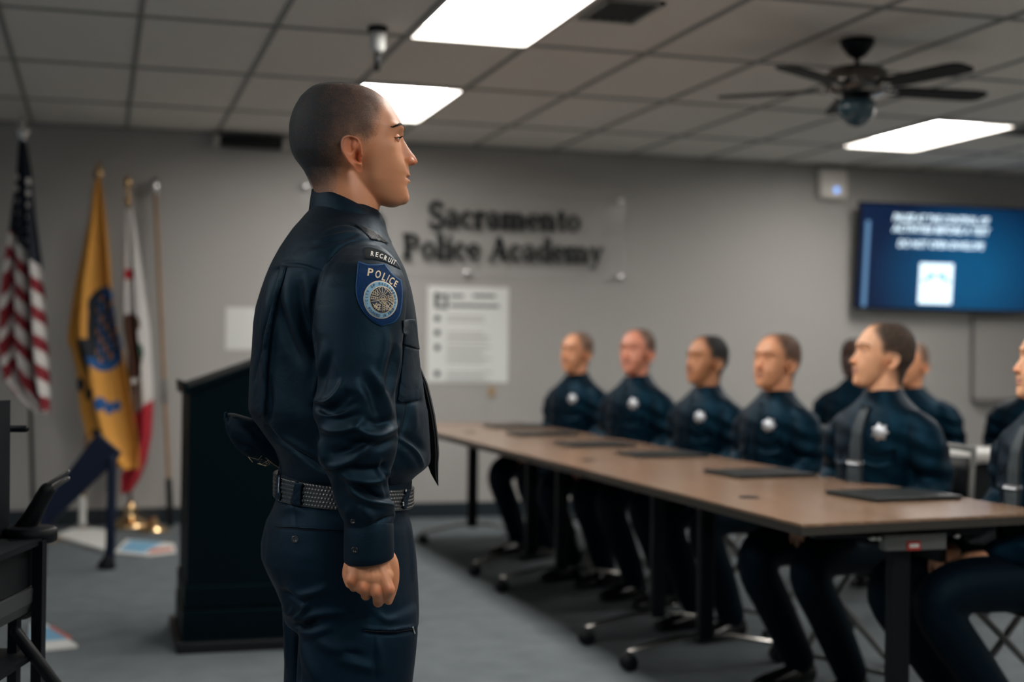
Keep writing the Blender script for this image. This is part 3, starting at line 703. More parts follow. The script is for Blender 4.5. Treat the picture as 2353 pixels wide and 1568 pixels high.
# ------------------------------------------------------------------ black equipment cart in the left foreground
Z = 3.1
c0 = atZ(30, 1300, Z)
e = empty('equipment_cart', (c0[0], c0[1], 0), 'black metal equipment cart cut off at the left edge of the photo', 'cart')
def vp(x0, x1, ya, Z, m_, nm, th=.03, lab=None):     # upright from the floor to photo row ya
    a = atZ(x0, ya, Z); b = atZ(x1, ya, Z); top = a[2]; w = b-a; V = []
    for (p) in (a, b, b+FWD*th, a+FWD*th): V += [[p[0], p[1], top], [p[0], p[1], .0]]
    F = [[0, 1, 3, 2], [2, 3, 5, 4], [4, 5, 7, 6], [6, 7, 1, 0], [0, 2, 4, 6], [1, 7, 5, 3]]
    return MB().add(V, F).build(nm, m_, e, world=True, label=lab)
vp(20, 41, 1242, Z, M['blackmetal'], 'post'); vp(74, 98, 1244, Z+.02, M['blackmetal'], 'post'); vp(-120, -90, 1242, Z, M['blackmetal'], 'post')
V, F = slab([(-60, 920), (24, 920), (22, 1240), (-60, 1240)], Z+.1, -.25); MB().add(V, F).build('device_box', mat('box_navy', (.0015, .004, .007), .5, spec=.2), e, world=True, label='upright black box on the cart')
V, F = slab([(-120, 1238), (100, 1236), (100, 1250), (-120, 1252)], Z+.05, -.40); MB().add(V, F).build('top_shelf', M['blackmetal'], e, world=True)
V, F = slab([(-120, 1490), (98, 1490), (98, 1502), (-120, 1502)], Z+.05, -.38); MB().add(V, F).build('lower_shelf', M['blackmetal'], e, world=True)
V, F = slab([(-60, 1252), (74, 1252), (74, 1345), (-60, 1345)], Z+.04, -.3); MB().add(V, F).build('drawer_box', M['black'], e, world=True)
mb = MB(); mb.tube(smoothpts([atZ(x, y, Z+.045) for x, y in ((-60, 1416), (20, 1418), (58, 1416), (78, 1400), (86, 1368), (88, 1352))]), .008, 10)
mb.build('tray_rim', M['greymetal'], e, True, world=True, label='grey curved metal rim')
V, F = slab([(-60, 1345), (84, 1348), (82, 1380), (70, 1405), (40, 1412), (-60, 1412)], Z+.04, -.3); MB().add(V, F).build('tray', mat('tray_grey', (.045, .048, .05), .5), e, world=True, label='dark grey tray')
mb = MB(); mb.tube([atZ(38, 1455, Z-.03), atZ(140, 1590, Z-.03)], .014, 10); mb.build('brace', M['blackmetal'], e, True, world=True)
mb = MB(); mb.tube([atZ(22, 986, Z+.15), atZ(58, 986, Z+.15)], .008, 10); mb.build('side_rod', M['blackmetal'], e, True, world=True)
mb = MB(); mb.tube([atZ(45, 1235, Z+.1), atZ(75, 1185, Z+.1), atZ(108, 1128, Z+.1)], [.026, .020, .018], 12); mb.build('swing_arm', M['black'], e, True, world=True)
for dy in (0, 16):
    mb = MB(); mb.tube([atZ(104, 1118+dy, Z+.1), atZ(156, 1084+dy, Z+.1)], .005, 8); mb.build('arm_rail', M['greymetal'], e, True, world=True, label='light grey rail')
mb = MB(); V, F = loft([circ(0, 0, z, r, 20) for r, z in [(.050, 0), (.056, .004), (.056, .03), (.05, .034)]]); c = atZ(72, 1246, Z+.08); mb.add(V+c, F); mb.build('cup_holder', M['blackmetal'], e, True, world=True)

# ------------------------------------------------------------------ folding chairs
def make_chair():
    e = empty('folding_chair', (0, 0, 0), 'x', 'chair', group='folding chairs of the seated recruits')
    MB().bbox((.0, 0, .435), (.40, .40, .035), .014).build('seat', M['black'], e, True)
    V, F = loft([ering(-.235-.02*k, 0, .66+.17*k, .012, .19, 3, 32) for k in (0, .3, .7, 1)]); MB().add(V, F).build('backrest', M['black'], e, True)
    for s in (-1, 1):
        MB().tube([(.23, s*.215, .012), (-.18, s*.215, .50), (-.245, s*.205, .68), (-.265, s*.20, .86)], .0115, 10).build('frame_tube', M['greymetal'], e, True, label='dull metal side tube')
        MB().tube([(-.27, s*.19, .012), (.17, s*.19, .42)], .0115, 10).build('rear_leg', M['greymetal'], e, True)
        for x, y in ((.23, s*.215), (-.27, s*.19)): MB().tube([(x, y, .002), (x, y, .03)], .015, 10).build('rubber_foot', M['black'], e, True)
    MB().tube([(.17, -.215, .09), (.17, .215, .09)], .008, 8).build('crossbar', M['greymetal'], e, True)
    MB().tube([(-.265, -.20, .86), (-.27, 0, .872), (-.265, .20, .86)], .0115, 10).build('top_rail', M['greymetal'], e, True)
    return e
CHAIR = None
def place_chair(x, y, rz, label):
    global CHAIR
    if CHAIR is None: CHAIR = make_chair(); c = CHAIR
    else: c = copy_tree(CHAIR)
    c.location = (x, y, 0); c.rotation_euler = (0, 0, rz); c['label'] = label; return c

# ------------------------------------------------------------------ second row table with papers
e = empty('rear_table', (4.6, 6.0, 0), 'grey-topped table behind the recruits with papers on it', 'table')
a = onz(2140, 1030, .74); b = onz(2215, 978, .74)
MB().bbox((4.75, 5.98, .725), (2.0, .66, .03), .006).build('tabletop', mat('grey_laminate', (.30, .28, .26), .35), e, world=True)
MB().box((4.75, 5.72, .50), (1.9, .02, .40)).build('modesty_panel', M['black'], e, world=True)
for s in (3.95, 5.6):
    MB().bbox((s, 5.98, .36), (.05, .05, .70), .006).build('leg', M['blackmetal'], e, world=True)
    MB().bbox((s, 5.98, .02), (.05, .55, .04), .006).build('foot', M['blackmetal'], e, world=True)
rt_y = a[1]
for k, (x, y, rz, lab) in enumerate(((3.98, 5.86, .2, 'white papers on the grey rear table nearest the closest full-view recruit'), (4.42, 5.90, -.1, 'white papers on the grey rear table beside the right-hand recruit'))):
    o = MB().box((0, 0, .008), (.30, .24, .012)).build('paper_stack', M['white']); o.location = (x, y, .741); o.rotation_euler = (0, 0, rz); setp(o, lab, 'paper', 'papers on the rear table')

# ------------------------------------------------------------------ bottles and bags on the floor under the tables
def bottle(x, y, m_, capm, lab):
    e = empty('water_bottle', (x, y, 0), lab, 'bottle')
    MB().lathe((0, 0, 0), [(.03, 0), (.036, .01), (.036, .15), (.03, .19), (.014, .215), (.014, .23)], 20).build('bottle_body', m_, e, True)
    MB().lathe((0, 0, 0), [(.017, .225), (.017, .255), (.01, .258)], 16).build('cap', capm, e, True)
q = onz(1262, 1258, 0); bottle(q[0]-.03, q[1], M['white'], M['redpap'], 'white bottle with red cap on the floor under the middle table')
q = onz(1228, 1240, 0); bottle(q[0]-.14, q[1]+.05, mat('bottle_clear', (.45, .5, .52), .12), M['bluepap'], 'pale clear bottle with blue cap standing behind the white bottle')
# pale bag
q = onz(1420, 1340, 0)
V, F = union([ell((0, 0, .07), (.06, .045, .075)), ell((.0, .0, .14), (.045, .035, .06))], .006, 4)
e = empty('tote_bag', (q[0]-.12, q[1]+.10, 0), 'pale beige bag slumped on the floor under the middle table', 'bag')
mesh_obj('bag_body', V, F, mat('beige_canvas', (.28, .27, .235), .8, bump=.4, bscale=60), e, True)
mb = MB(); mb.tube(smoothpts([(-.04, 0, .13), (-.085, 0, .22), (-.11, 0, .30), (-.06, .02, .33), (0, .02, .18)]), .010, 8); mb.build('strap', mat('beige_strap', (.26, .25, .22), .8), e, True)
# ------------------------------------------------------------------ heads
# head frame: x forward, y left, z up; laid out on an 0.857 mm grid (gx to the front, gy downward)
HS = .000857
def hx(gx): return (np.asarray(gx, float)-805)*HS
def hz(gy): return (475-np.asarray(gy, float))*HS
def interp(tab, y): t = np.array(tab, float); return [np.interp(y, t[:, 0], t[:, k]) for k in range(1, t.shape[1])]
# gy, back, front, half width (mm), power
SKULL = [(195.5, 757, 798, 10, 2), (197, 738, 822, 24, 2), (201, 724, 838, 38, 2.05), (207, 713, 853, 49, 2.1), (216, 702, 867, 58, 2.1), (230, 689, 884, 66, 2.15), (246, 680, 896, 71.5, 2.2),
         (262, 673, 906, 74.5, 2.25), (280, 668, 917, 76.5, 2.3), (293, 666, 923, 77, 2.3), (306, 666, 918, 77, 2.3), (322, 666, 914, 76.5, 2.2), (340, 669, 912, 75, 2.2),
         (355, 673, 900, 72, 2.2), (368, 680, 885, 68, 2.1), (382, 691, 862, 61, 2.1), (396, 702, 838, 52, 2), (406, 712, 818, 38, 2), (413, 728, 798, 20, 2)]
FACE = [(268, 830, 888, 30, 2), (276, 816, 903, 50, 2.2), (284, 806, 915, 62, 2.4), (291, 800, 921, 67, 2.2), (305, 795, 917, 67.5, 2.15), (320, 790, 915, 68, 2.1), (335, 785, 917, 68.5, 2.1), (350, 780, 920, 67.5, 2.1), (365, 780, 926, 65, 2.25), (378, 782, 934, 62, 2.15), (392, 785, 937.5, 59.5, 2.1),
        (404, 788, 936, 57, 2.05), (416, 792, 936, 54, 2.05), (426, 798, 934, 50.5, 2.05), (436, 806, 936, 46.5, 2.05), (446, 817, 936.5, 42, 2.0), (455, 834, 933.5, 37, 2), (463, 856, 926, 31, 2), (469, 876, 916, 23, 2), (472.5, 890, 906, 12, 2)]
NECK = [(372, 690, 800, 48, 2), (395, 701, 828, 53, 2), (414, 711, 846, 55, 2), (436, 720, 858, 56, 2), (455, 723, 868, 56.5, 2), (472, 722, 872, 57, 2), (492, 716, 869, 59, 2), (515, 706, 866, 64, 2), (540, 700, 870, 74, 2), (556, 700, 872, 80, 2)]
def head_loft(tab, step=2.0, N=72):
    ys = np.concatenate([np.arange(tab[0][0], tab[-1][0], step), [tab[-1][0]]]); rings = []
    for y in ys:
        b, f, w, p = interp(tab, y); rings.append(ering((hx(b)+hx(f))/2, 0, hz(y), (hx(f)-hx(b))/2, w*.001, p, N))
    return loft(rings)
def brush(V, gx, lat, gy, rx, ry, rz, d, mirror=True):
    # gaussian push: centre at grid gx, gy and lateral lat (mm); radii mm; d = (x,y,z) mm
    for s in ((-1, 1) if (mirror and lat) else (1,)):
        c = np.array([hx(gx), s*lat*.001, hz(gy)]); r = np.array([rx, ry, rz])*.001
        w = np.exp(-(((V-c)/r)**2).sum(1)); V = V+w[:, None]*np.array([d[0], s*d[1], d[2]])*.001
    return V
EYE_G = (896.5, 31.5, 319.5)     # grid x, lateral mm, grid y of the eyeball centre
EYE_R = 12.0
def build_head(voxel):
    parts = [head_loft(SKULL), head_loft(FACE), head_loft(NECK)]
    # nose
    nose = [(300, 900, 923, 9), (309, 900, 921.5, 8.5), (320, 900, 926, 8.5), (330, 900, 932, 9.5), (342, 900, 940.5, 11), (352, 900, 949, 12.5), (360, 900, 954, 13), (366, 900, 955.5, 12.8), (371, 902, 953, 12), (375, 905, 945, 10)]
    rings = []
    for y in np.arange(300, 375.1, 1.5):
        b, f, w = interp(nose, y); rings.append(ering((hx(b)+hx(f))/2, 0, hz(y), (hx(f)-hx(b))/2, w*.001, 1.75, 32))
    parts.append(loft(rings))
    for s in (-1, 1): parts.append(ell((hx(934), s*.0125, hz(366.5)), (.0115, .0065, .0075)))
    # chin bulb, jaw body
    parts.append(ell((hx(922), 0, hz(449)), (.0145, .021, .015)))
    V, F = union(parts, voxel, 4, .5)
    V = relax(V, F, 2, .5)
    B = lambda *a, **k: brush(V, *a, **k)
    V = B(903, 31, 315, 13, 14, 11, (-4.8, 0, 0))            # eye sockets
    V = B(892, 44, 319, 9, 9, 7, (-1.2, -1.2, 0))
    V = B(922, 15, 316, 9, 7, 8, (-4.0, 0, 0))               # inner corner by the nose root
    V = B(917, 25, 292, 11, 17, 6, (1.8, 0, 0))              # brow ridge
    V = B(880, 66, 285, 22, 14, 18, (0, -2.5, 0))            # temple hollow
    V = B(888, 50, 345, 17, 15, 12, (2.6, 2.0, 0))           # cheekbone
    V = B(905, 36, 385, 14, 14, 16, (-2.0, -1.5, 0))         # hollow beside the mouth
    V = B(925, 23, 382, 6, 4.5, 11, (-2.4, 0, 0))              # fold from nose to mouth
    V = B(850, 58, 420, 18, 12, 14, (0, 2.0, 0))             # jaw muscle
    V = B(832, 60, 398, 12, 10, 12, (0, -1.5, 0))
    V = B(938, 0, 388, 8, 3, 6, (-1.2, 0, 0), mirror=False)  # philtrum
    V = B(938, 0, 398.5, 8, 17, 3.3, (2.6, 0, -.3), mirror=False)    # upper lip
    V = B(938, 0, 411.5, 8, 15, 3.6, (3.4, 0, 0), mirror=False)      # lower lip
    V = B(938, 0, 404.5, 8, 22, 1.9, (-5.0, 0, 0), mirror=False)     # mouth line
    V = B(930, 21, 405.5, 6, 5, 3, (-2.2, -.4, 0))                   # mouth corners
    V = B(937, 0, 424, 9, 17, 4.5, (-3.0, 0, 0), mirror=False)       # under the lower lip
    V = B(934, 15, 358, 5, 3.2, 3.4, (0, -1.7, 0))                   # groove over the wing of the nose
    V = B(926.5, 19, 367, 3.6, 4.5, 6, (-2.4, -2.6, 0))
    V = B(942, 6.5, 375.5, 5, 3.4, 3.2, (0, 0, 3.6))                 # nostrils
    V = B(953, 0, 364, 6, 7, 5, (.8, 0, 0), mirror=False)
    V = B(924, 0, 311, 9, 7, 7, (-1.0, 0, 0), mirror=False)
    # neck muscle from behind the ear to the collar bone
    for t in np.linspace(0, 1, 9):
        V = brush(V, 795+50*t, 60-26*t, 415+100*t, 13, 14, 14, (.15, .75, 0))
    Vr = relax(V, F, 40, .5); G_ = np.stack([V[:, 0]/HS+805, 475-V[:, 2]/HS], -1); w_ = np.exp(-((G_[:, 0]-800)/38)**4-((G_[:, 1]-420)/42)**4)[:, None]; V = V*(1-w_)+Vr*w_
    V = B(835, 52, 470, 16, 12, 30, (0, -2.0, 0))
    # eye region: open almond where the ball shows
    e = np.array([hx(EYE_G[0]), 0, hz(EYE_G[2])])
    for s in (-1, 1):
        c = np.array([e[0], s*EYE_G[1]*.001, e[2]]); d = V-c; r = np.linalg.norm(d, axis=1); k = (r < (EYE_R+3)*.001) & (d[:, 0] > .001)
        R = EYE_R*.001-.0006
        t = smoothstep((EYE_R+3)*.001, (EYE_R+.6)*.001, r[k])
        el = np.degrees(np.arcsin(d[k][:, 2]/r[k])); t = t*smoothstep(27, 17, np.abs(el))
        V[k] = c+d[k]/r[k, None]*(R*t+r[k]*(1-t))[:, None]
    return V, F
def sph(c, R, az, el, s):      # azimuth outward from straight ahead, elevation up
    a, b = R_(az), R_(el); return [c[0]+R*math.cos(b)*math.cos(a), c[1]+s*R*math.cos(b)*math.sin(a), c[2]+R*math.sin(b)]
def eye_parts(s):
    c = (hx(EYE_G[0]), s*EYE_G[1]*.001, hz(EYE_G[2])); R = EYE_R*.001
    azs = np.linspace(-55, 105, 41)
    q = lambda a: min(1.0, max(0.0, (a+50)/114))
    upper = lambda a: -1+15.5*math.sin(math.pi*q(a)**.8)**.75; lower = lambda a: -1-13.5*math.sin(math.pi*q(a)**1.15)**.8+1
    lid = MB()
    for fn, e1, sg in ((upper, 66, 1), (lower, -60, -1)):
        rows = []
        for k in range(9):
            row = []
            for a in azs:
                e0 = fn(a); el = e0+(e1-e0)*k/8; rr = R+.0011-.0016*(k/8)**1.6 if sg > 0 else R+.0008-.0022*(k/8)
                row.append(sph(c, rr, a, el, s))
            rows.append(row)
        inner = [sph(c, R-.0005, a, fn(a), s) for a in azs]
        rows.insert(0, inner); n = len(azs); V = [p for r_ in rows for p in r_]
        F = [[i*n+j, i*n+j+1, (i+1)*n+j+1, (i+1)*n+j] for i in range(len(rows)-1) for j in range(n-1)]
        lid.add(V, F)
    ball = ell(c, (R-.0003,)*3, 28, 20)
    gaze = (math.cos(R_(0)), 0, 0)
    def disc(rad, R1):
        V = [[c[0]+R1, c[1], c[2]]]; 
        for k in range(1, 4):
            for t in np.linspace(0, 2*np.pi, 20, endpoint=False):
                r = rad*k/3; V.append([c[0]+math.sqrt(R1*R1-r*r), c[1]+r*math.cos(t), c[2]+r*math.sin(t)])
        F = [[0, 1+j, 1+(j+1) % 20] for j in range(20)]+[[1+20*k+j, 21+20*k+j, 21+20*k+(j+1) % 20, 1+20*k+(j+1) % 20] for k in range(2) for j in range(20)]
        return V, F
    lash = MB(); up = [sph(c, R+.0012, a, upper(a), s) for a in azs[1:-1]]
    lash.tube(up, .0004, 6)
    for a in azs[2:-1:1]:
        p = np.array(sph(c, R+.0012, a, upper(a), s)); n = (p-np.array(c))/np.linalg.norm(p-np.array(c))
        lash.tube([p, p+n*.0035+np.array([0, 0, -.0004]), p+n*.0062+np.array([0, 0, .0008])], [.0003, .00022, .0001], 4)
    return lid, ball, disc(.0058, R+.0001), disc(.0026, R+.0003), lash
def ear_mesh(s):
    # outline around the ear in grid units relative to (808, 352); x forward, y down
    zo = lambda pts: [((600+x/3.484)-9, 170+y/3.484+13) for x, y in pts]
    outl = zo([(806, 560), (790, 528), (765, 508), (735, 499), (700, 499), (668, 512), (648, 545), (645, 590), (655, 630), (676, 665), (700, 700), (735, 735), (768, 762), (790, 784), (808, 783), (820, 765), (818, 730), (812, 700), (812, 665), (815, 630), (812, 595)])
    outl = np.array(outl); P = smoothpts(np.vstack([outl, outl[:1]]), 4)[:-1]; n = len(P)
    c = np.array([(600+735/3.484)-9, 170+620/3.484+13])
    ant = zo([(800, 545), (745, 522), (705, 540), (695, 590), (705, 640), (735, 690), (770, 720), (790, 735)])     # inner border of the rim
    conch = zo([(775, 640), (770, 665), (785, 672)])
    scap = zo([(722, 530), (716, 570), (722, 605)])
    Y = zo([(790, 560), (755, 600), (745, 630), (745, 670), (765, 700), (790, 715)])
    V = []; K = 26
    for k in range(K+1):
        r = k/K; ring = c+(P-c)*r
        d_r = 1-r
        h = np.zeros(n)
        rim, _ = seg_dist(ring, np.vstack([P, P[:1]])); rimd = rim*HS*1000
        y01 = np.clip((ring[:, 1]-326)/80, 0, 1)
        h = 4.4*np.exp(-((rimd-2.3)/2.2)**2)*(1-.6*smoothstep(.55, .85, y01))*np.where(ring[:, 0] > c[0]+13, .35, 1)
        sd = seg_dist(ring, scap)[0]; h -= 6.5*np.exp(-(sd/6.5)**2)
        cdn = seg_dist(ring, conch)[0]; h -= 15*np.exp(-(cdn/7.5)**2)
        yd = seg_dist(ring, Y)[0]; h += 2.6*np.exp(-(yd/3.6)**2)
        tr = np.hypot(ring[:, 0]-((600+806/3.484)-9), ring[:, 1]-(170+640/3.484+13)); h += 3.0*np.exp(-(tr/5.5)**2)
        lobe = smoothstep(.75, .95, y01); h = h*(1-lobe)+1.0*lobe
        h *= smoothstep(0, .06, d_r+.0)*.55+.45
        flare = 12*smoothstep(790, 770, ring[:, 0]+16)*1.0   # the rear of the ear stands off the skull
        lat = 75+8+h+np.clip((822-16-ring[:, 0])*.857*math.tan(R_(24)), -2, 14)-4.5*lobe
        for q in range(n): V.append([hx(ring[q, 0]), s*lat[q]*.001, hz(ring[q, 1])])
    # back skin of the ear
    base = (K+1)*n
    for k, (sc, dy) in enumerate(((1.0, -2.6), (.88, -5), (.62, -11), (.5, -22))):
        ring = c+(P-c)*sc
        lat = 75+8+np.clip((806-ring[:, 0])*.857*math.tan(R_(24)), -2, 14)+dy+(1.2 if k == 0 else 0)
        for q in range(n): V.append([hx(ring[q, 0]), s*lat[q]*.001, hz(ring[q, 1])])
    F = []
    for k in range(K+4):
        a = k*n; b = a+n
        for q in range(n):
            w = (q+1) % n
            F.append([a+q, b+q, b+w, a+w] if s < 0 else [a+q, a+w, b+w, b+q])
    return np.array(V), F
# masks on head points (grid coordinates)
HAIRLINE = [(852, 196), (866, 214), (873, 232), (872, 250), (865, 268), (858, 286), (857, 304), (851, 322), (844, 336), (830, 340), (815, 333), (797, 348), (787, 375), (781, 402), (776, 430), (770, 475), (700, 480), (600, 480), (600, 180), (852, 180)]
def hair_mask(V):
    G = np.stack([V[:, 0]/HS+805, 475-V[:, 2]/HS], -1); ins = inside(G, HAIRLINE)
    d, _ = seg_dist(G, HAIRLINE[:-3]); d = np.where(ins, d, -d)
    return d, G
BROW = [(924, 8, 293), (920, 20, 287.5), (911, 33, 286), (899, 43, 291), (893, 47, 296)]
BROW2 = smoothpts(np.array([(6, 295), (13, 291), (25, 287), (37, 287), (48, 291), (58, 298)])*[1/.857, 1], 5)
def brow_dist(V):
    G = np.stack([np.abs(V[:, 1])/HS, 475-V[:, 2]/HS], -1); d, par = seg_dist(G, BROW2); d = d*HS; d[(V[:, 0] < hx(870))] = 1; return d*(1+.9*par), par
def near_curve(V, pts3, rad):
    C = smoothpts(np.array([[hx(a), b*.001, hz(c)] for a, b, c in pts3]), 6); best = np.full(len(V), 9.); par = np.zeros(len(V))
    for k, p in enumerate(C):
        d = np.linalg.norm(V-p, axis=1); m_ = d < best; best[m_] = d[m_]; par[m_] = k/(len(C)-1)
    return best, par
def skin_mat(name, base, lip, stub=(.10, .09, .085), rough=.5, freck=.0, sss=.12):
    m_ = mat(name, base, rough, bump=.25, bscale=1400, bdist=.0004, sss=sss, spec=.5); nt = m_.node_tree; b = nt.nodes['Principled BSDF']
    a1 = nt.nodes.new('ShaderNodeAttribute'); a1.attribute_name = 'lips'; a2 = nt.nodes.new('ShaderNodeAttribute'); a2.attribute_name = 'stubble'; a3 = nt.nodes.new('ShaderNodeAttribute'); a3.attribute_name = 'flush'
    tc = nt.nodes.new('ShaderNodeTexCoord'); n = nt.nodes.new('ShaderNodeTexNoise'); n.inputs['Scale'].default_value = 45; n.inputs['Detail'].default_value = 4; nt.links.new(tc.outputs['Object'], n.inputs[0])
    m0 = nt.nodes.new('ShaderNodeMix'); m0.data_type = 'RGBA'; m0.inputs[6].default_value = (*base, 1); m0.inputs[7].default_value = (base[0]*.93, base[1]*.82, base[2]*.78, 1); nt.links.new(n.outputs[0], m0.inputs[0])
    prev = m0
    for at, c_, in ((a3, (base[0]*.95, base[1]*.62, base[2]*.52)), (a1, lip), (a2, stub)):
        mx = nt.nodes.new('ShaderNodeMix'); mx.data_type = 'RGBA'; nt.links.new(at.outputs['Fac'], mx.inputs[0]); nt.links.new(prev.outputs[2], mx.inputs[6]); mx.inputs[7].default_value = (*c_, 1); prev = mx
    nt.links.new(prev.outputs[2], b.inputs['Base Color'])
    return m_
def hair_mat(name, c, thresh=.42, strength=1.0, dull=False):
    m_ = mat(name, c, .6, bump=.6, bscale=1500, bdist=.0008, spec=.4 if not dull else .05, sheen=.12 if not dull else 0); nt = m_.node_tree; b = nt.nodes['Principled BSDF']
    a1 = nt.nodes.new('ShaderNodeAttribute'); a1.attribute_name = 'cover'
    tc = nt.nodes.new('ShaderNodeTexCoord'); n = nt.nodes.new('ShaderNodeTexNoise'); n.inputs['Scale'].default_value = 520; n.inputs['Detail'].default_value = 3; nt.links.new(tc.outputs['Object'], n.inputs[0])
    n2 = nt.nodes.new('ShaderNodeTexNoise'); n2.inputs['Scale'].default_value = 60; n2.inputs['Detail'].default_value = 4; nt.links.new(tc.outputs['Object'], n2.inputs[0])
    ad = nt.nodes.new('ShaderNodeMath'); ad.operation = 'MULTIPLY_ADD'; ad.inputs[1].default_value = .5; nt.links.new(n2.outputs[0], ad.inputs[0]); nt.links.new(n.outputs[0], ad.inputs[2])
    # alpha = smoothstep(density*2.2 - noise)
    s1 = nt.nodes.new('ShaderNodeMath'); s1.operation = 'MULTIPLY_ADD'; s1.inputs[1].default_value = strength; s1.inputs[2].default_value = .72; nt.links.new(a1.outputs['Fac'], s1.inputs[0])
    s2 = nt.nodes.new('ShaderNodeMath'); s2.operation = 'SUBTRACT'; nt.links.new(s1.outputs[0], s2.inputs[0]); nt.links.new(ad.outputs[0], s2.inputs[1])
    mr = nt.nodes.new('ShaderNodeMapRange'); mr.inputs[1].default_value = .0; mr.inputs[2].default_value = .85; mr.clamp = True; nt.links.new(s2.outputs[0], mr.inputs[0]); nt.links.new(mr.outputs[0], b.inputs['Alpha'])
    return m_
def set_attr(me, name, vals):
    a = me.attributes.new(name, 'FLOAT', 'POINT'); a.data.foreach_set('value', np.asarray(vals, dtype=np.float32))
def head_masks(V):
    G = np.stack([V[:, 0]/HS+805, 475-V[:, 2]/HS], -1); lat = np.abs(V[:, 1])*1000
    lips = np.exp(-((G[:, 1]-404.5)/8.5)**4)*smoothstep(25, 17, lat+np.abs(G[:, 1]-404.5)*.8)*smoothstep(924, 929, G[:, 0])
    stub = .12*smoothstep(378, 386, G[:, 1])*smoothstep(398, 393, G[:, 1])*smoothstep(922, 932, G[:, 0])*smoothstep(30, 18, lat)
    hm_, _g = hair_mask(V); stub = np.maximum(stub, .55*smoothstep(-8, 30, hm_))
    flush = smoothstep(340, 352, G[:, 1])*smoothstep(378, 372, G[:, 1])*smoothstep(925, 935, G[:, 0])*.5
    return lips, stub, flush
def shell(name, V, F, keep, off, mat_, parent, dens=None):
    N = vnormals(V, F); ids = {}; nv = []; nf = []; dn = []
    for f in F:
        if all(keep[i] for i in f):
            for i in f:
                if i not in ids: ids[i] = len(nv); nv.append(V[i]+N[i]*(off[i] if hasattr(off, '__len__') else off)); dn.append(dens[i] if dens is not None else 1)
            nf.append([ids[i] for i in f])
    o = mesh_obj(name, nv, nf, mat_, parent, True); set_attr(o.data, 'cover', dn); return o
LOWHEAD = None
def full_head(voxel):
    V, F = build_head(voxel); return V, F
# ------------------------------------------------------------------ hands
def hand_parts(wrist, fwd, up, s, curl=1.0, sc=1.0):
    # wrist point, finger direction, back-of-hand normal, s=+1 thumb towards cross(fwd, up)
    f = np.array(fwd, float); f /= np.linalg.norm(f); u = np.array(up, float); u -= (u@f)*f; u /= np.linalg.norm(u); t = np.cross(f, u)*s
    W = np.array(wrist, float); parts = []
    palm = [(0, .026, .018), (.02, .030, .017), (.05, .038, .016), (.08, .041, .014), (.088, .038, .012)]
    parts.append(tube([W+f*d*sc for d, _, _ in palm], [(b*sc, a*sc) for _, a, b in palm], 20, up=u))
    L = [(.028, .043, .026, .021, .0088), (.010, .048, .030, .023, .0090), (-.010, .044, .028, .022, .0086), (-.029, .035, .022, .019, .0076)]
    for off, a, b, c, r in L:
        p = W+(f*.082+t*off)*sc; pts = [p-f*.02*sc, p]; ang = 0
        for seg, dk in ((a, .35), (b, .75), (c, .5)):
            ang += dk*curl; d = f*math.cos(ang)-u*math.sin(ang)+t*off*.6; p = p+d*seg*sc; pts.append(p)
        parts.append(tube(pts, [r*sc, r*1.04*sc, r*.98*sc, r*.88*sc, r*.72*sc], 12))
    p = W+(f*.022+t*.022-u*.004)*sc
    parts.append(tube([p, p+(f*.030+t*.020-u*.006)*sc, p+(f*.058+t*.022-u*.014)*sc, p+(f*.080+t*.012-u*.02)*sc], [.0125*sc, .0115*sc, .0098*sc, .0075*sc], 12))
    return parts
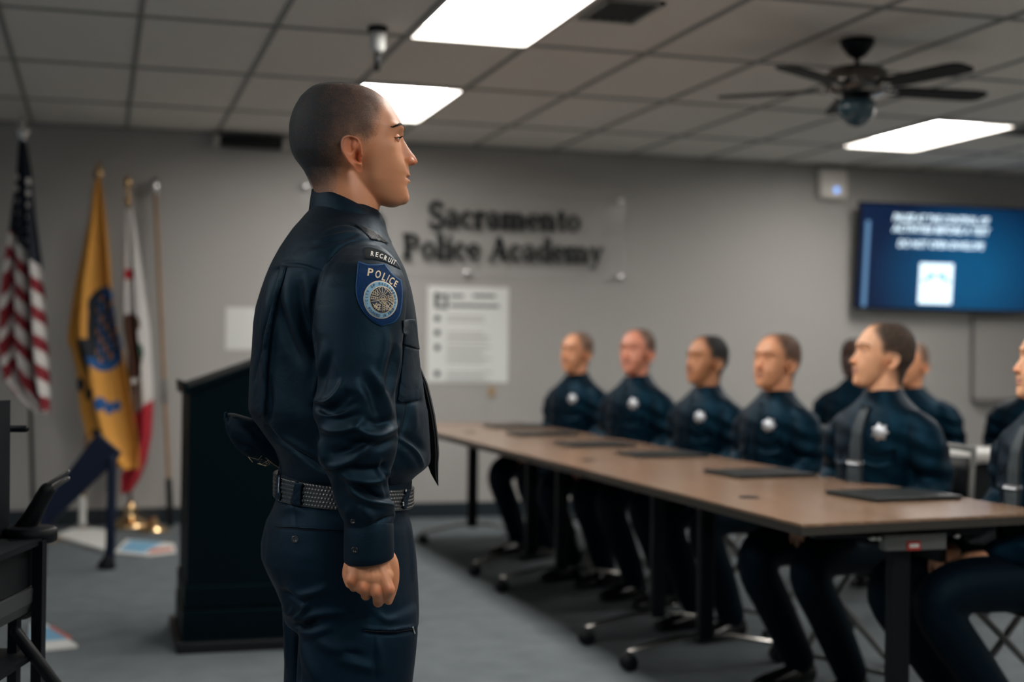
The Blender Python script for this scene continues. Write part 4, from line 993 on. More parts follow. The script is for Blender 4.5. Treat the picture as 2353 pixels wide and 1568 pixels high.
# ------------------------------------------------------------------ seated recruit meshes (x forward, y left)
def seated_meshes(lean=-.02, knee=.10, armx=0.0):
    T = [(.43, 0, .13, .175), (.52, 0, .14, .18), (.64, lean*.3, .125, .168), (.76, lean*.7, .132, .172), (.86, lean, .136, .182), (.92, lean, .126, .184), (.955, lean, .112, .174), (.985, lean, .096, .150), (1.01, lean, .082, .116), (1.035, lean, .070, .084), (1.06, lean-.005, .062, .066)]
    rings = []
    for z in np.linspace(.43, 1.06, 36):
        x, a, b = [np.interp(z, [t[0] for t in T], [t[k] for t in T]) for k in (1, 2, 3)]; rings.append(ering(x, 0, z, a, b, 2.3, 48))
    parts = [loft(rings)]
    for s in (-1, 1):
        arm = smoothpts([(lean, s*.142, .935), (lean-.003, s*.188, .892), (lean-.006, s*.213, .82), (lean-.01+armx, s*.228, .74), (.06+armx, s*.222, .67), (.17, s*.18, .635), (.255, s*.115, .615)], 3)
        rr = np.interp(np.linspace(0, 1, len(arm)), [0, .2, .45, .6, .8, 1], [.062, .076, .066, .058, .049, .041])
        parts.append(tube(arm, list(rr), 20))
    SV, SF = union(parts, .0075, 5)
    # cloth folds by noise along the surface
    N = vnormals(SV, SF); ph = np.sin(SV[:, 2]*62+SV[:, 1]*30+2.2*np.sin(SV[:, 0]*21))*np.sin(SV[:, 0]*35-SV[:, 2]*24+1.3)
    armm = smoothstep(.14, .20, np.abs(SV[:, 1])); SV = SV+N*(ph*(.0028+.0035*armm)*smoothstep(1.0, .9, SV[:, 2]))[:, None]
    parts = [loft([ering(0, 0, z, a, b, 2.3, 40) for z, a, b in ((.425, .13, .17), (.46, .15, .185), (.52, .15, .185), (.57, .135, .172), (.60, .13, .168))])]
    for s in (-1, 1):
        leg = smoothpts([(.0, s*.095, .505), (.2, s*.115, .52), (.40, s*.13, .515), (.465, s*.13, .45), (.43-knee*.4, s*.13, .28), (.42-knee, s*.125, .10)], 4)
        rr = np.interp(np.linspace(0, 1, len(leg)), [0, .3, .55, .65, .85, 1], [.092, .085, .072, .070, .064, .058]); parts.append(tube(leg, list(rr), 20))
    TV, TF = union(parts, .009, 5)
    shoes = []
    for s in (-1, 1):
        x0 = .42-knee
        shoes.append(union([tube([(x0-.045, s*.125, .045), (x0+.04, s*.128, .042), (x0+.14, s*.135, .030), (x0+.185, s*.137, .026)], [(.042, .036), (.040, .040), (.028, .044), (.020, .034)], 20, up=[0, 0, 1]), tube([(x0-.01, s*.125, .05), (x0-.005, s*.125, .12)], [.040, .042], 16), tube([(x0-.05, s*.125, .008), (x0+.18, s*.137, .008)], [(.008, .040), (.008, .040)], 14, up=[0, 0, 1])], .006, 3))
    HV = []
    hp = []
    for s in (-1, 1):
        hp += hand_parts((.255, s*.112, .608), (.75, -s*.45, -.12), (0, 0, 1), s, .9)
    hp2 = union(hp, .0035, 2)
    # core of the body under the clothes: chest and arms, so that head, neck and hands belong to one figure
    core = [tube([(0, 0, .5), (0, 0, .7), (lean, 0, .9), (lean, 0, 1.0)], [(.10, .13), (.09, .12), (.09, .12), (.05, .05)], 20, up=[1, 0, 0])]
    for s in (-1, 1): core.append(tube([(lean, s*.13, .90), (lean-.01+armx, s*.235, .74), (.06+armx, s*.225, .668), (.255, s*.112, .610)], [.040, .038, .034, .026], 12))
    core = union(core, .012, 2)
    return (SV, SF), (TV, TF), shoes, hp2, core, lean
def collar_mesh(lean, cx=None, zc=1.045, r0=.062, r1=.082):
    V = []; n = 40; rows = 5
    for k in range(rows):
        t = k/(rows-1)
        for i in range(n+1):
            a = R_(14)+(2*math.pi-R_(28))*i/n        # gap at the front
            c, s = math.cos(a), math.sin(a); front = (1+c)/2
            r = r0+(r1-r0)*t+.010*t*front; z = zc+.018-.040*front-(.036+.020*front**2)*t
            V.append([lean+.004+r*c*1.02, r*s*.98, z])
    m_ = len(V); V += [[v[0]*1.0, v[1]*1.0, v[2]] for v in V]; V = np.array(V); cxy = np.array([lean+.004, 0]); V[m_:, :2] = cxy+(V[m_:, :2]-cxy)*.955
    F = []
    for k in range(rows-1):
        for i in range(n):
            a = k*(n+1)+i; F.append([a, a+1, a+n+2, a+n+1]); F.append([m_+a, m_+a+n+1, m_+a+n+2, m_+a+1])
    for i in range(n):
        F.append([i, m_+i, m_+i+1, i+1]); a = (rows-1)*(n+1)+i; F.append([a, a+1, m_+a+1, m_+a])
    for i in (0, n):
        for k in range(rows-1): a = k*(n+1)+i; F.append([a, a+n+1, m_+a+n+1, m_+a])
    return V, F
def drape_x(bvh, ys, zs, th, x0=1.0):     # grid of points on the chest, seen from the front
    ny, nz = len(ys), len(zs[0]) if hasattr(zs[0], '__len__') else len(zs); V = []
    for i, y in enumerate(ys):
        for z in (zs[i] if hasattr(zs[0], '__len__') else zs):
            h = bvh.ray_cast(Vector((x0, y, z)), Vector((-1, 0, 0))); p = h[0] if h[0] is not None else Vector((.1, y, z)); V.append([p[0]+th, y, z])
    V = np.array(V); n = len(V); B = V.copy(); B[:, 0] -= th+.004; F = []
    for i in range(ny-1):
        for j in range(nz-1): a = i*nz+j; F.append([a, a+1, a+nz+1, a+nz]); F.append([n+a, n+a+nz, n+a+nz+1, n+a+1])
    edge = [(i*nz, (i+1)*nz) for i in range(ny-1)]+[((ny-1)*nz+j, (ny-1)*nz+j+1) for j in range(nz-1)]+[((i+1)*nz+nz-1, i*nz+nz-1) for i in range(ny-2, -1, -1)]+[(j+1, j) for j in range(nz-2, -1, -1)]
    for a, b in edge: F.append([a, b, n+b, n+a][::-1])
    return np.vstack([V, B]), F
SEAT = {}
HEADLO = build_head(.0035)
EARS = [ear_mesh(-1), ear_mesh(1)]
def lowres_ear(s): return EARS[0] if s < 0 else EARS[1]
def recruit(px, ytop, Z, alpha, head_turn, label, skin, hairc, dens, chair_label, variant=(-.02, .10, 0.0), wid=1.0, jaw=.94, tie=False, tilt=0.0, badge=True, tint=None, dx=0.0, grp='seated recruits in navy uniform', size=1.0):
    top = atZ(px, ytop, Z); d = CAM[:2]-top[:2]; a0 = math.atan2(d[1], d[0])
    yaw = a0-alpha                       # turned towards the left of the photo
    key = variant
    if key not in SEAT: SEAT[key] = seated_meshes(*variant)
    (SV, SF), (TV, TF), shoes, hands, core, lean = SEAT[key]
    htop = 1.305; sz = top[2]/htop
    # the head sits above the neck; place the hips so that the head lands where the photo has it
    fwd = np.array([math.cos(yaw), math.sin(yaw)])
    base = top[:2]-fwd*(lean+.0)
    e = empty('person', (base[0], base[1], 0), label, 'person', yaw, grp)
    if 's' not in SEAT: SEAT['s'] = True
    # body: head + neck + hands + core in one mesh
    HV, HF = HEADLO; HV = HV.copy()
    HV[:, 1] *= wid; k = smoothstep(340, 470, 475-HV[:, 2]/HS); HV[:, 1] *= (1+(jaw-1)*k)
    mb = MB(); mb.add(HV, HF)
    for s in (-1, 1):
        V, F = EARS[0] if s < 0 else EARS[1]; V = V.copy(); V[:, 1] *= wid; mb.add(V, F)
    HA = np.concatenate(mb.V); HFa = mb.F; lips, stub, flush = head_masks(HA)
    eyes = [eye_parts(s) for s in (-1, 1)]
    Mh = Matrix.Translation((lean+.005, 0, sz*htop-.240))@Matrix.Rotation(head_turn, 4, 'Z')@Matrix.Rotation(tilt, 4, 'Y')
    Mn = np.array(Mh); tr = lambda P: np.asarray(P)@Mn[:3, :3].T+Mn[:3, 3]
    def scz(P): P = np.array(P, float); P[:, 2] = np.where(P[:, 2] > .62, .62+(P[:, 2]-.62)*((sz*htop-.24-.62)/(htop-.24-.62)), P[:, 2]); return P
    body = MB(); body.add(tr(HA), HFa); nH = len(HA); body.add(scz(hands[0]), hands[1]); body.add(scz(core[0]), core[1])
    o = body.build('body', skin, e, True); n = len(o.data.vertices)
    for nm, v in (('lips', lips), ('stubble', stub), ('flush', flush)): full = np.zeros(n); full[:nH] = v; set_attr(o.data, nm, full)
    for (lid, ball, iris, pup, lash), s in zip(eyes, (-1, 1)):
        L = MB(); L.add(tr(np.concatenate(lid.V)), lid.F); q = L.build('eyelids', skin, o, True)
        for nm in ('lips', 'stubble', 'flush'): set_attr(q.data, nm, np.zeros(len(q.data.vertices)))
        eb = MB(); eb.add(tr(ball[0]), ball[1]); nb_ = len(ball[1]); eb.add(tr(iris[0]), iris[1])
        mesh_obj('eye', np.concatenate(eb.V), eb.F, [M['sclera'], M['iris']], o, True, None, [0]*nb_+[1]*len(iris[1]))
    hm, G = hair_mask(HV)
    if dens > 0:
        h = shell('hair', tr(HV), HF, hm > 2, .0028, hairc, e, np.clip(smoothstep(-6, 34, hm)*dens, 0, 1))
    nn, _ = brow_dist(HV/np.array([1, wid, 1]))
    shell('eyebrows', tr(HV), HF, nn < .0044, .0012, M['browhair'], e, np.ones(len(HV)))
    S2 = scz(SV)
    sh = mesh_obj('shirt', S2, SF, M['navy_far'], e, True)
    bvh = BVHTree.FromPolygons([tuple(v) for v in S2], SF)
    dz = sz*htop-1.305
    V, F = collar_mesh(lean, zc=1.062+dz); mesh_obj('collar', V, F, M['navy_far'], sh, True)
    V, F = drape_x(bvh, np.linspace(-.019, .019, 4), np.linspace(.62, 1.0+dz, 30), .004); mesh_obj('placket', V, F, M['navy_far'], sh, True)
    for s in (-1, 1):
        V, F = drape_x(bvh, np.linspace(s*.04, s*.145, 6), [np.linspace(.855+dz-.0-.02*math.sin(math.pi*i/5), .80+dz-.012*math.sin(math.pi*i/5), 4) for i in range(6)], .007); mesh_obj('pocket_flap', V, F, M['navy_far'], sh, True)
    if tie:
        ys = [-.03, -.01, .01, .03]; V, F = drape_x(bvh, np.array(ys)*1.0, np.linspace(.60, 1.0+dz, 26), .012)
        sc_ = np.interp(V[:, 2], [.60, .66, 1.0+dz], [.3, 1.25, .62]); V[:, 1] *= sc_; t_ = mesh_obj('necktie', V, F, M['tie_far'], e, True)
        V, F = drape_x(bvh, np.linspace(-.032, .032, 5), np.linspace(.792+dz, .803+dz, 3), .018); mesh_obj('tie_bar', V, F, M['silver_b'], t_, True)
    if badge:
        cy, cz = .088, .910+dz; pts = []
        h = bvh.ray_cast(Vector((1, cy, cz)), Vector((-1, 0, 0))); hp_ = h[0]; nrm = np.array(h[1]); nrm = nrm if nrm[0] > 0 else -nrm
        ux = np.cross([0, 0, 1], nrm); ux /= np.linalg.norm(ux); uz = np.cross(nrm, ux)
        V = [np.array(hp_)+nrm*.012]; nn_ = 14
        for i in range(nn_):
            r = .034 if i % 2 == 0 else .024; a = 2*math.pi*i/nn_; V.append(np.array(hp_)+nrm*.006+ux*r*math.cos(a)+uz*r*math.sin(a))
        for i in range(nn_):
            r = .034 if i % 2 == 0 else .024; a = 2*math.pi*i/nn_; V.append(np.array(hp_)-nrm*.004+ux*r*math.cos(a)+uz*r*math.sin(a))
        F = [[0, 1+i, 1+(i+1) % nn_] for i in range(nn_)]+[[1+i, 1+nn_+i, 1+nn_+(i+1) % nn_, 1+(i+1) % nn_] for i in range(nn_)]
        mesh_obj('badge', V, F, M['silver_b'], sh, True, 'silver seven-pointed star badge')
    mesh_obj('trousers', TV, TF, M['navy_dark'], e, True)
    for q in shoes: mesh_obj('shoe', q[0], q[1], M['shoe'], e, True)
    place_chair(base[0]-fwd[0]*.02, base[1]-fwd[1]*.02, yaw, chair_label)
    return e
M['sclera'] = mat('eye_white', (.62, .60, .57), .15); M['iris'] = mat('iris_brown', (.030, .018, .012), .1); M['browhair'] = mat('brow_hair', (.014, .010, .008), .9, spec=.05)
M['silver_b'] = mat('badge_silver', (.50, .53, .56), .42, metal=.6)
SK = dict(tan=skin_mat('skin_tan', (.66, .315, .165), (.38, .15, .12)), fair=skin_mat('skin_fair', (.78, .43, .25), (.42, .17, .15)),
          pink=skin_mat('skin_ruddy', (.64, .27, .17), (.36, .13, .12)), brown=skin_mat('skin_brown', (.48, .22, .105), (.28, .11, .09)), dark=skin_mat('skin_dark', (.062, .028, .019), (.06, .025, .02)))
HR = dict(black=hair_mat('hair_black', (.010, .010, .011), strength=.85), brown=hair_mat('hair_brown', (.042, .027, .018), strength=.75), light=hair_mat('hair_light', (.10, .075, .055)))
A_ = R_
recruit(1327, 765, 8.55, A_(48), A_(10), 'seated recruit farthest from the camera, nearly bald head, at the far end of the tables', SK['tan'], HR['light'], .35, 'folding chair under the recruit at the far end of the tables', wid=1.02)
recruit(1466, 757, 7.6, A_(46), A_(16), 'seated recruit with ruddy face and receding cropped hair, second from the far end', SK['pink'], HR['light'], .45, 'folding chair under the ruddy-faced recruit second from the far end', wid=1.04)
recruit(1626, 772, 7.0, A_(50), A_(2), 'seated recruit with dark cropped hair and shadowed jaw, third from the far end', SK['brown'], HR['black'], .95, 'folding chair under the dark-haired recruit third from the far end', variant=(-.02, .10, 0.0))
recruit(1787, 768, 6.25, A_(50), A_(8), 'seated recruit with broad shining forehead, fourth from the far end', SK['tan'], HR['brown'], .6, 'folding chair under the recruit with the shining forehead', wid=1.08, jaw=1.05)
recruit(2032, 741, 5.2, A_(42), A_(-24), 'seated recruit closest in full view, cropped brown hair, face in profile, silver tie bar', SK['fair'], HR['brown'], .95, 'folding chair with pale tubes behind the closest full-view recruit', variant=(-.03, .16, 0.0), tie=True, wid=.98)
recruit(2422, 745, 4.45, A_(52), A_(-12), 'recruit at the right edge, face cut off by the frame, silver tie bar', SK['fair'], HR['brown'], .9, 'folding chair at the right edge under the recruit cut off by the frame', variant=(-.03, .22, 0.0), tie=True, badge=False)
recruit(1966, 778, 8.6, A_(25), A_(0), 'dark-skinned recruit seated in the rear row, mostly hidden behind the profile head', SK['dark'], HR['black'], 1, 'folding chair of the dark-skinned rear-row recruit', badge=False, grp='recruits in the rear row')
recruit(2095, 786, 7.7, A_(15), A_(-10), 'rear-row recruit whose ear and cheek show behind the profile head', SK['tan'], HR['light'], .4, 'folding chair of the rear-row recruit behind the profile head', badge=False, grp='recruits in the rear row')
recruit(2385, 790, 7.5, A_(20), A_(0), 'rear-row recruit at the right edge, only one dark shoulder in view', SK['tan'], HR['brown'], .9, 'folding chair of the rear-row recruit at the right edge', badge=False, grp='recruits in the rear row')
# ------------------------------------------------------------------ the standing recruit
Z0 = 2.80
RT = np.array([math.cos(YAW), -math.sin(YAW), 0]); FW = np.array([math.sin(YAW), math.cos(YAW), 0])
_o = atZ(790, 784, Z0); HO = np.array([_o[0], _o[1], 0.0])
def L(x, y, dy=0.0):
    v = atZ(x, y, Z0+dy)-HO; return np.array([v@RT, v@FW, v[2]])
def toW(V): V = np.asarray(V); return HO+V[:, :1]*RT+V[:, 1:2]*FW+np.array([0, 0, 1])*V[:, 2:3]
hero = empty('person', tuple(HO), 'recruit standing in the foreground in profile, navy shirt with blue police shoulder patch', 'person', -YAW)
PSI = R_(15)
def body_rings(tab, dy=0.0, psi=PSI, step=4, N=96):
    t = np.array(tab, float); ys = np.concatenate([np.arange(t[0, 0], t[-1, 0], step), [t[-1, 0]]]); out = []
    for y in ys:
        l, r, b, p = [np.interp(y, t[:, 0], t[:, k]) for k in (1, 2, 3, 4)]
        A, B = L(l, y, dy), L(r, y, dy); c = (A+B)/2; E = (B[0]-A[0])/2; b *= .001
        a = math.sqrt(max(E*E-(b*math.sin(psi))**2, (E*.5)**2))/math.cos(psi)
        out.append(ering(c[0], c[1], c[2], a, b, p, N, psi))
    return out
def limb_rings(tab, step=4, N=64, psi=0.0, p=2.15):
    t = np.array(tab, float); ys = np.concatenate([np.arange(t[0, 0], t[-1, 0], step), [t[-1, 0]]]); out = []
    for y in ys:
        l, r, b, dy = [np.interp(y, t[:, 0], t[:, k]) for k in (1, 2, 3, 4)]
        A, B = L(l, y, dy), L(r, y, dy); c = (A+B)/2; out.append(ering(c[0], c[1], c[2], (B[0]-A[0])/2, b*.001, p, N, psi))
    return out
# ---- head, neck, hands, core = body
HV, HF = build_head(.002)
lips, stub, flush = head_masks(HV); hm, HG = hair_mask(HV)
hp = L(805, 475, 0)
Mh = Matrix.Translation(Vector(hp))@Matrix.Rotation(ROLL, 4, 'Y')@Matrix.Rotation(R_(9), 4, 'Z')@Matrix.Diagonal((1.012, 1, 1, 1))
Mn = np.array(Mh); tr = lambda P: np.asarray(P)@Mn[:3, :3].T+Mn[:3, 3]
mb = MB(); mb.add(HV, HF)
for s in (-1, 1): V, F = EARS[0] if s < 0 else EARS[1]; mb.add(V, F)
HA = np.concatenate(mb.V); HFa = mb.F; nHV = len(HV)
lipsA, stubA, flushA = head_masks(HA); flushA[nHV:] = .8
# right fist
HD = -.235
fist = [tube([L(849, 1240, HD), L(850, 1275, HD), L(849, 1300, HD-.002), L(850, 1322, HD-.006), L(852, 1338, HD-.008)], [(.031, .024), (.036, .025), (.041, .027), (.042, .028), (.036, .024)], 24, up=[1, 0, 0])]
MC = [(806, 1334), (834, 1351), (865, 1361), (894, 1355)]
PI = [(813, 1350), (841, 1369), (869, 1384), (883, 1373)]
rd = [.0088, .0096, .0102, .0102]
for i, ((mx_, my), (px_, py)) in enumerate(zip(MC, PI)):
    fist.append(tube([L(835+i*9, 1285, HD-.012), L((835+i*9+mx_)/2, (1285+my)/2, HD-.019), L(mx_, my, HD-.024)], [.012, .0125, rd[i]*1.12], 14))
    fist.append(tube([L(mx_, my, HD-.024), L((mx_+px_)/2+1, (my+py)/2+1, HD-.012), L(px_, py, HD+.016)], [rd[i]*1.06, rd[i]*.94, rd[i]], 14))
    fist.append(tube([L(px_, py, HD+.016), L(px_+2, py-4, HD+.020), L(px_+3, py-16, HD+.030)], [rd[i], rd[i]*.92, rd[i]*.9], 12))
    fist.append(tube([L(px_+3, py-16, HD+.030), L(px_+1, py-32, HD+.026), L(px_-1, py-42, HD+.016)], [rd[i]*.9, rd[i]*.85, rd[i]*.72], 12))
_p = smoothpts([L(876, 1262, HD+.004), L(893, 1285, HD+.004), L(900, 1312, HD+.004), L(901, 1338, HD+.006), L(898, 1362, HD+.010), L(893, 1382, HD+.014)], 4)
fist.append(tube(_p, list(np.interp(np.linspace(0, 1, len(_p)), [0, .3, .6, .8, 1], [.014, .0150, .0125, .0098, .0075])), 24))
fist.append(tube([L(812, 1312, HD-.014), L(838, 1322, HD-.018), L(866, 1328, HD-.018), L(887, 1324, HD-.014)], [.014, .017, .017, .014], 16))
_p = smoothpts([L(828, 1268, HD+.006), L(810, 1298, HD+.008), L(803, 1320, HD+.008), L(806, 1340, HD+.004)], 4)
fist.append(tube(_p, list(np.linspace(.018, .011, len(_p))), 24))
FV, FF = union(fist, .0015, 12)
def brushL(V, p, r, d): w = np.exp(-(((V-p)/r)**2).sum(1)); return V+w[:, None]*np.array(d)
for (x, y) in MC: FV = brushL(FV, L(x, y-2, HD-.034), np.array([.008, .010, .008]), (0, -.0026, 0))
for a, b in zip(MC[:-1], MC[1:]): FV = brushL(FV, L((a[0]+b[0])/2, (a[1]+b[1])/2+1, HD-.034), np.array([.004, .012, .010]), (0, .0012, 0))
for i, (x, y) in enumerate(MC):            # tendons
    for t in np.linspace(.2, .8, 5): FV = brushL(FV, L(850+(x-850)*t*1.0, 1290+(y-1290)*t, HD-.03), np.array([.003, .010, .004]), (0, -.0007, 0))
# left hand on the far side, loosely closed
lh = union(hand_parts(L(795, 1265, .235), (0, -.05, -1), (0, 1, 0), -1, 1.15), .003, 2)
core = union([loft(body_rings([(520, 690, 870, 85, 2.2), (600, 660, 890, 140, 2.2), (800, 620, 900, 140, 2.2), (1000, 640, 930, 135, 2.2), (1180, 650, 920, 140, 2.2)], step=20, N=32))]+
             [tube([L(825, 660, -.15), L(815, 800, -.19), L(820, 940, -.22), L(845, 1120, -.228), L(849, 1262, HD)], [.036, .036, .036, .032, .028], 16),
              tube([L(730, 660, .12), L(740, 800, .17), L(745, 940, .22), L(775, 1120, .228), L(795, 1268, .235)], [.036, .036, .036, .032, .028], 16)], .010, 2)
body = MB(); body.add(tr(HA), HFa); nA = len(HA); body.add(FV, FF); nB = nA+len(FV); body.add(lh[0], lh[1]); body.add(core[0], core[1])
hero_skin = skin_mat('skin_hero', (.62, .285, .145), (.36, .135, .105), (.16, .125, .105), .46, sss=.10)
ob = body.build('body', hero_skin, hero, True, label='head, neck and hands of the standing recruit'); n = len(ob.data.vertices)
for nm, v in (('lips', lipsA), ('stubble', stubA), ('flush', flushA)): full = np.zeros(n); full[:nA] = v; set_attr(ob.data, nm, full)
kn = np.zeros(n); a = ob.data.attributes['flush']; full = np.zeros(n); full[:nA] = flushA
for (x, y) in MC: full[nA:nB] = np.maximum(full[nA:nB], .8*np.exp(-(np.linalg.norm(FV-L(x, y, HD-.03), axis=1)/.010)**2))
for (x, y) in PI: full[nA:nB] = np.maximum(full[nA:nB], .5*np.exp(-(np.linalg.norm(FV-L(x, y, HD-.005), axis=1)/.010)**2))
a.data.foreach_set('value', full.astype(np.float32))
hair = shell('hair', tr(HV), HF, hm > -6, np.where(hm > 0, .0010+.0016*smoothstep(0, 50, hm), .0006), hair_mat('hair_hero', (.013, .018, .022), strength=1.0), hero,
             np.clip((.34*smoothstep(-8, 20, hm)+.20*smoothstep(8, 85, hm)+.22*smoothstep(800, 700, HG[:, 0])*smoothstep(0, 40, hm))*(1-.55*smoothstep(390, 440, HG[:, 1])), 0, 1))
hair['label'] = 'black buzz-cut hair fading to bare skin'
nn, _ = brow_dist(HV)
shell('eyebrows', tr(HV), HF, nn < .0052, .0008, hair_mat('brow_hero', (.010, .008, .007), strength=1.1, dull=True), hero, np.clip(1.2-nn/.0052, 0, 1)*.95)
for s in (-1, 1):
    lid, ball, iris, pup, lash = eye_parts(s); lid.V = [tr(np.concatenate(lid.V))]
    q = lid.build('eyelids', hero_skin, ob, True); N_ = len(q.data.vertices)
    for nm, v in (('lips', 0.0), ('stubble', 0.0), ('flush', .25)): set_attr(q.data, nm, np.full(N_, v))
    eb = MB(); eb.add(tr(ball[0]), ball[1]); n1_ = len(ball[1]); eb.add(tr(iris[0]), iris[1]); n2_ = len(iris[1]); eb.add(tr(pup[0]), pup[1])
    mesh_obj('eye', np.concatenate(eb.V), eb.F, [M['sclera'], M['iris'], M['black']], ob, True, None, [0]*n1_+[1]*n2_+[2]*len(pup[1]))
    lash.V = [tr(np.concatenate(lash.V))]; lash.build('eyelashes', M['browhair'], ob, True)

# ---- shirt
TORSO = [(470, 727, 860, 58, 2), (490, 706, 876, 74, 2), (510, 688, 886, 98, 2.05), (526, 672, 889, 122, 2.1), (548, 655, 896, 148, 2.15), (570, 640, 906, 166, 2.2), (600, 624, 921, 180, 2.3), (616, 617, 929, 184, 2.3), (640, 608, 937, 187, 2.3),
         (668, 599, 945, 189, 2.3), (707, 588, 952, 188, 2.3), (746, 583, 957, 186, 2.3), (809, 580, 961, 184, 2.3), (851, 576, 965, 183, 2.3), (921, 574, 975, 182, 2.35), (942, 574, 980, 182, 2.35), (962, 582, 982, 180, 2.35),
         (985, 598, 984, 178, 2.3), (1010, 614, 986, 174, 2.3), (1030, 628, 987, 171, 2.3), (1050, 636, 988, 168, 2.3), (1062, 640, 986, 166, 2.3), (1075, 641, 974, 163, 2.3), (1088, 642, 956, 160, 2.3), (1104, 645, 940, 154, 2.3)]
SLEEVE = [(560, 806, 852, 16, -.118), (566, 790, 872, 32, -.125), (576, 774, 890, 46, -.135), (592, 758, 906, 58, -.150), (610, 745, 919, 66, -.165), (635, 735, 929, 72, -.180), (668, 728, 935, 74, -.195), (710, 723, 933, 74, -.205), (766, 717, 927, 72, -.215),
          (816, 724, 921, 70, -.225), (868, 733, 911, 68, -.232), (900, 728, 908, 69, -.236), (921, 721, 908, 70, -.238), (940, 719, 909, 70, -.240), (958, 720, 911, 69, -.240), (982, 732, 913, 68, -.240), (1011, 736, 914, 67, -.240), (1040, 733, 911, 66, -.238),
          (1062, 732, 905, 64, -.236), (1080, 745, 898, 61, -.235), (1100, 757, 891, 58, -.234), (1120, 764, 893, 56, -.232), (1150, 772, 899, 56, -.232), (1172, 777, 907, 55, -.232), (1184, 782, 909, 52, -.233), (1196, 789, 904, 47, -.234), (1214, 793, 900, 42, -.235)]
LSLEEVE = [(y, (l-96+max(0, y-900)*.13), (r-96+max(0, y-900)*.13), b, -dy) for y, l, r, b, dy in SLEEVE]
SV, SF = union([loft(body_rings(TORSO)), loft(limb_rings(SLEEVE, psi=R_(8))), loft(limb_rings(LSLEEVE))], .0031, 8, .5)
def strokes(V, F, sts, zfar=1.0, ymin=None):
    W = toW(V); P = projN(W); 
    tc_ = CAM-W; tc_ /= np.linalg.norm(tc_, axis=1)[:, None]
    for si, (pts, w, h) in enumerate(sts):
        w = max(w, 3.6)
        if si % 6 == 0:
            N = vnormals(V, F); Nw = N[:, :1]*RT+N[:, 1:2]*FW+np.array([0, 0, 1])*N[:, 2:3]; face = smoothstep(-.05, .35, (Nw*tc_).sum(1))
        C = smoothpts(np.array(pts, float), 5) if len(pts) > 2 else np.array(pts, float)
        d, par = seg_dist(P, C); k = d < 4*w
        a = np.zeros(len(V)); a[k] = h*.0017*np.exp(-(d[k]/w)**2)*np.sin(np.pi*np.clip(par[k]*.94+.03, 0, 1))**.45*face[k]
        V = V+N*a[:, None]
    return V
z2 = lambda pts: [(500+x/2.851, 430+y/2.851) for x, y in pts]
z3 = lambda pts: [(500+x/2.42, 920+y/2.42) for x, y in pts]
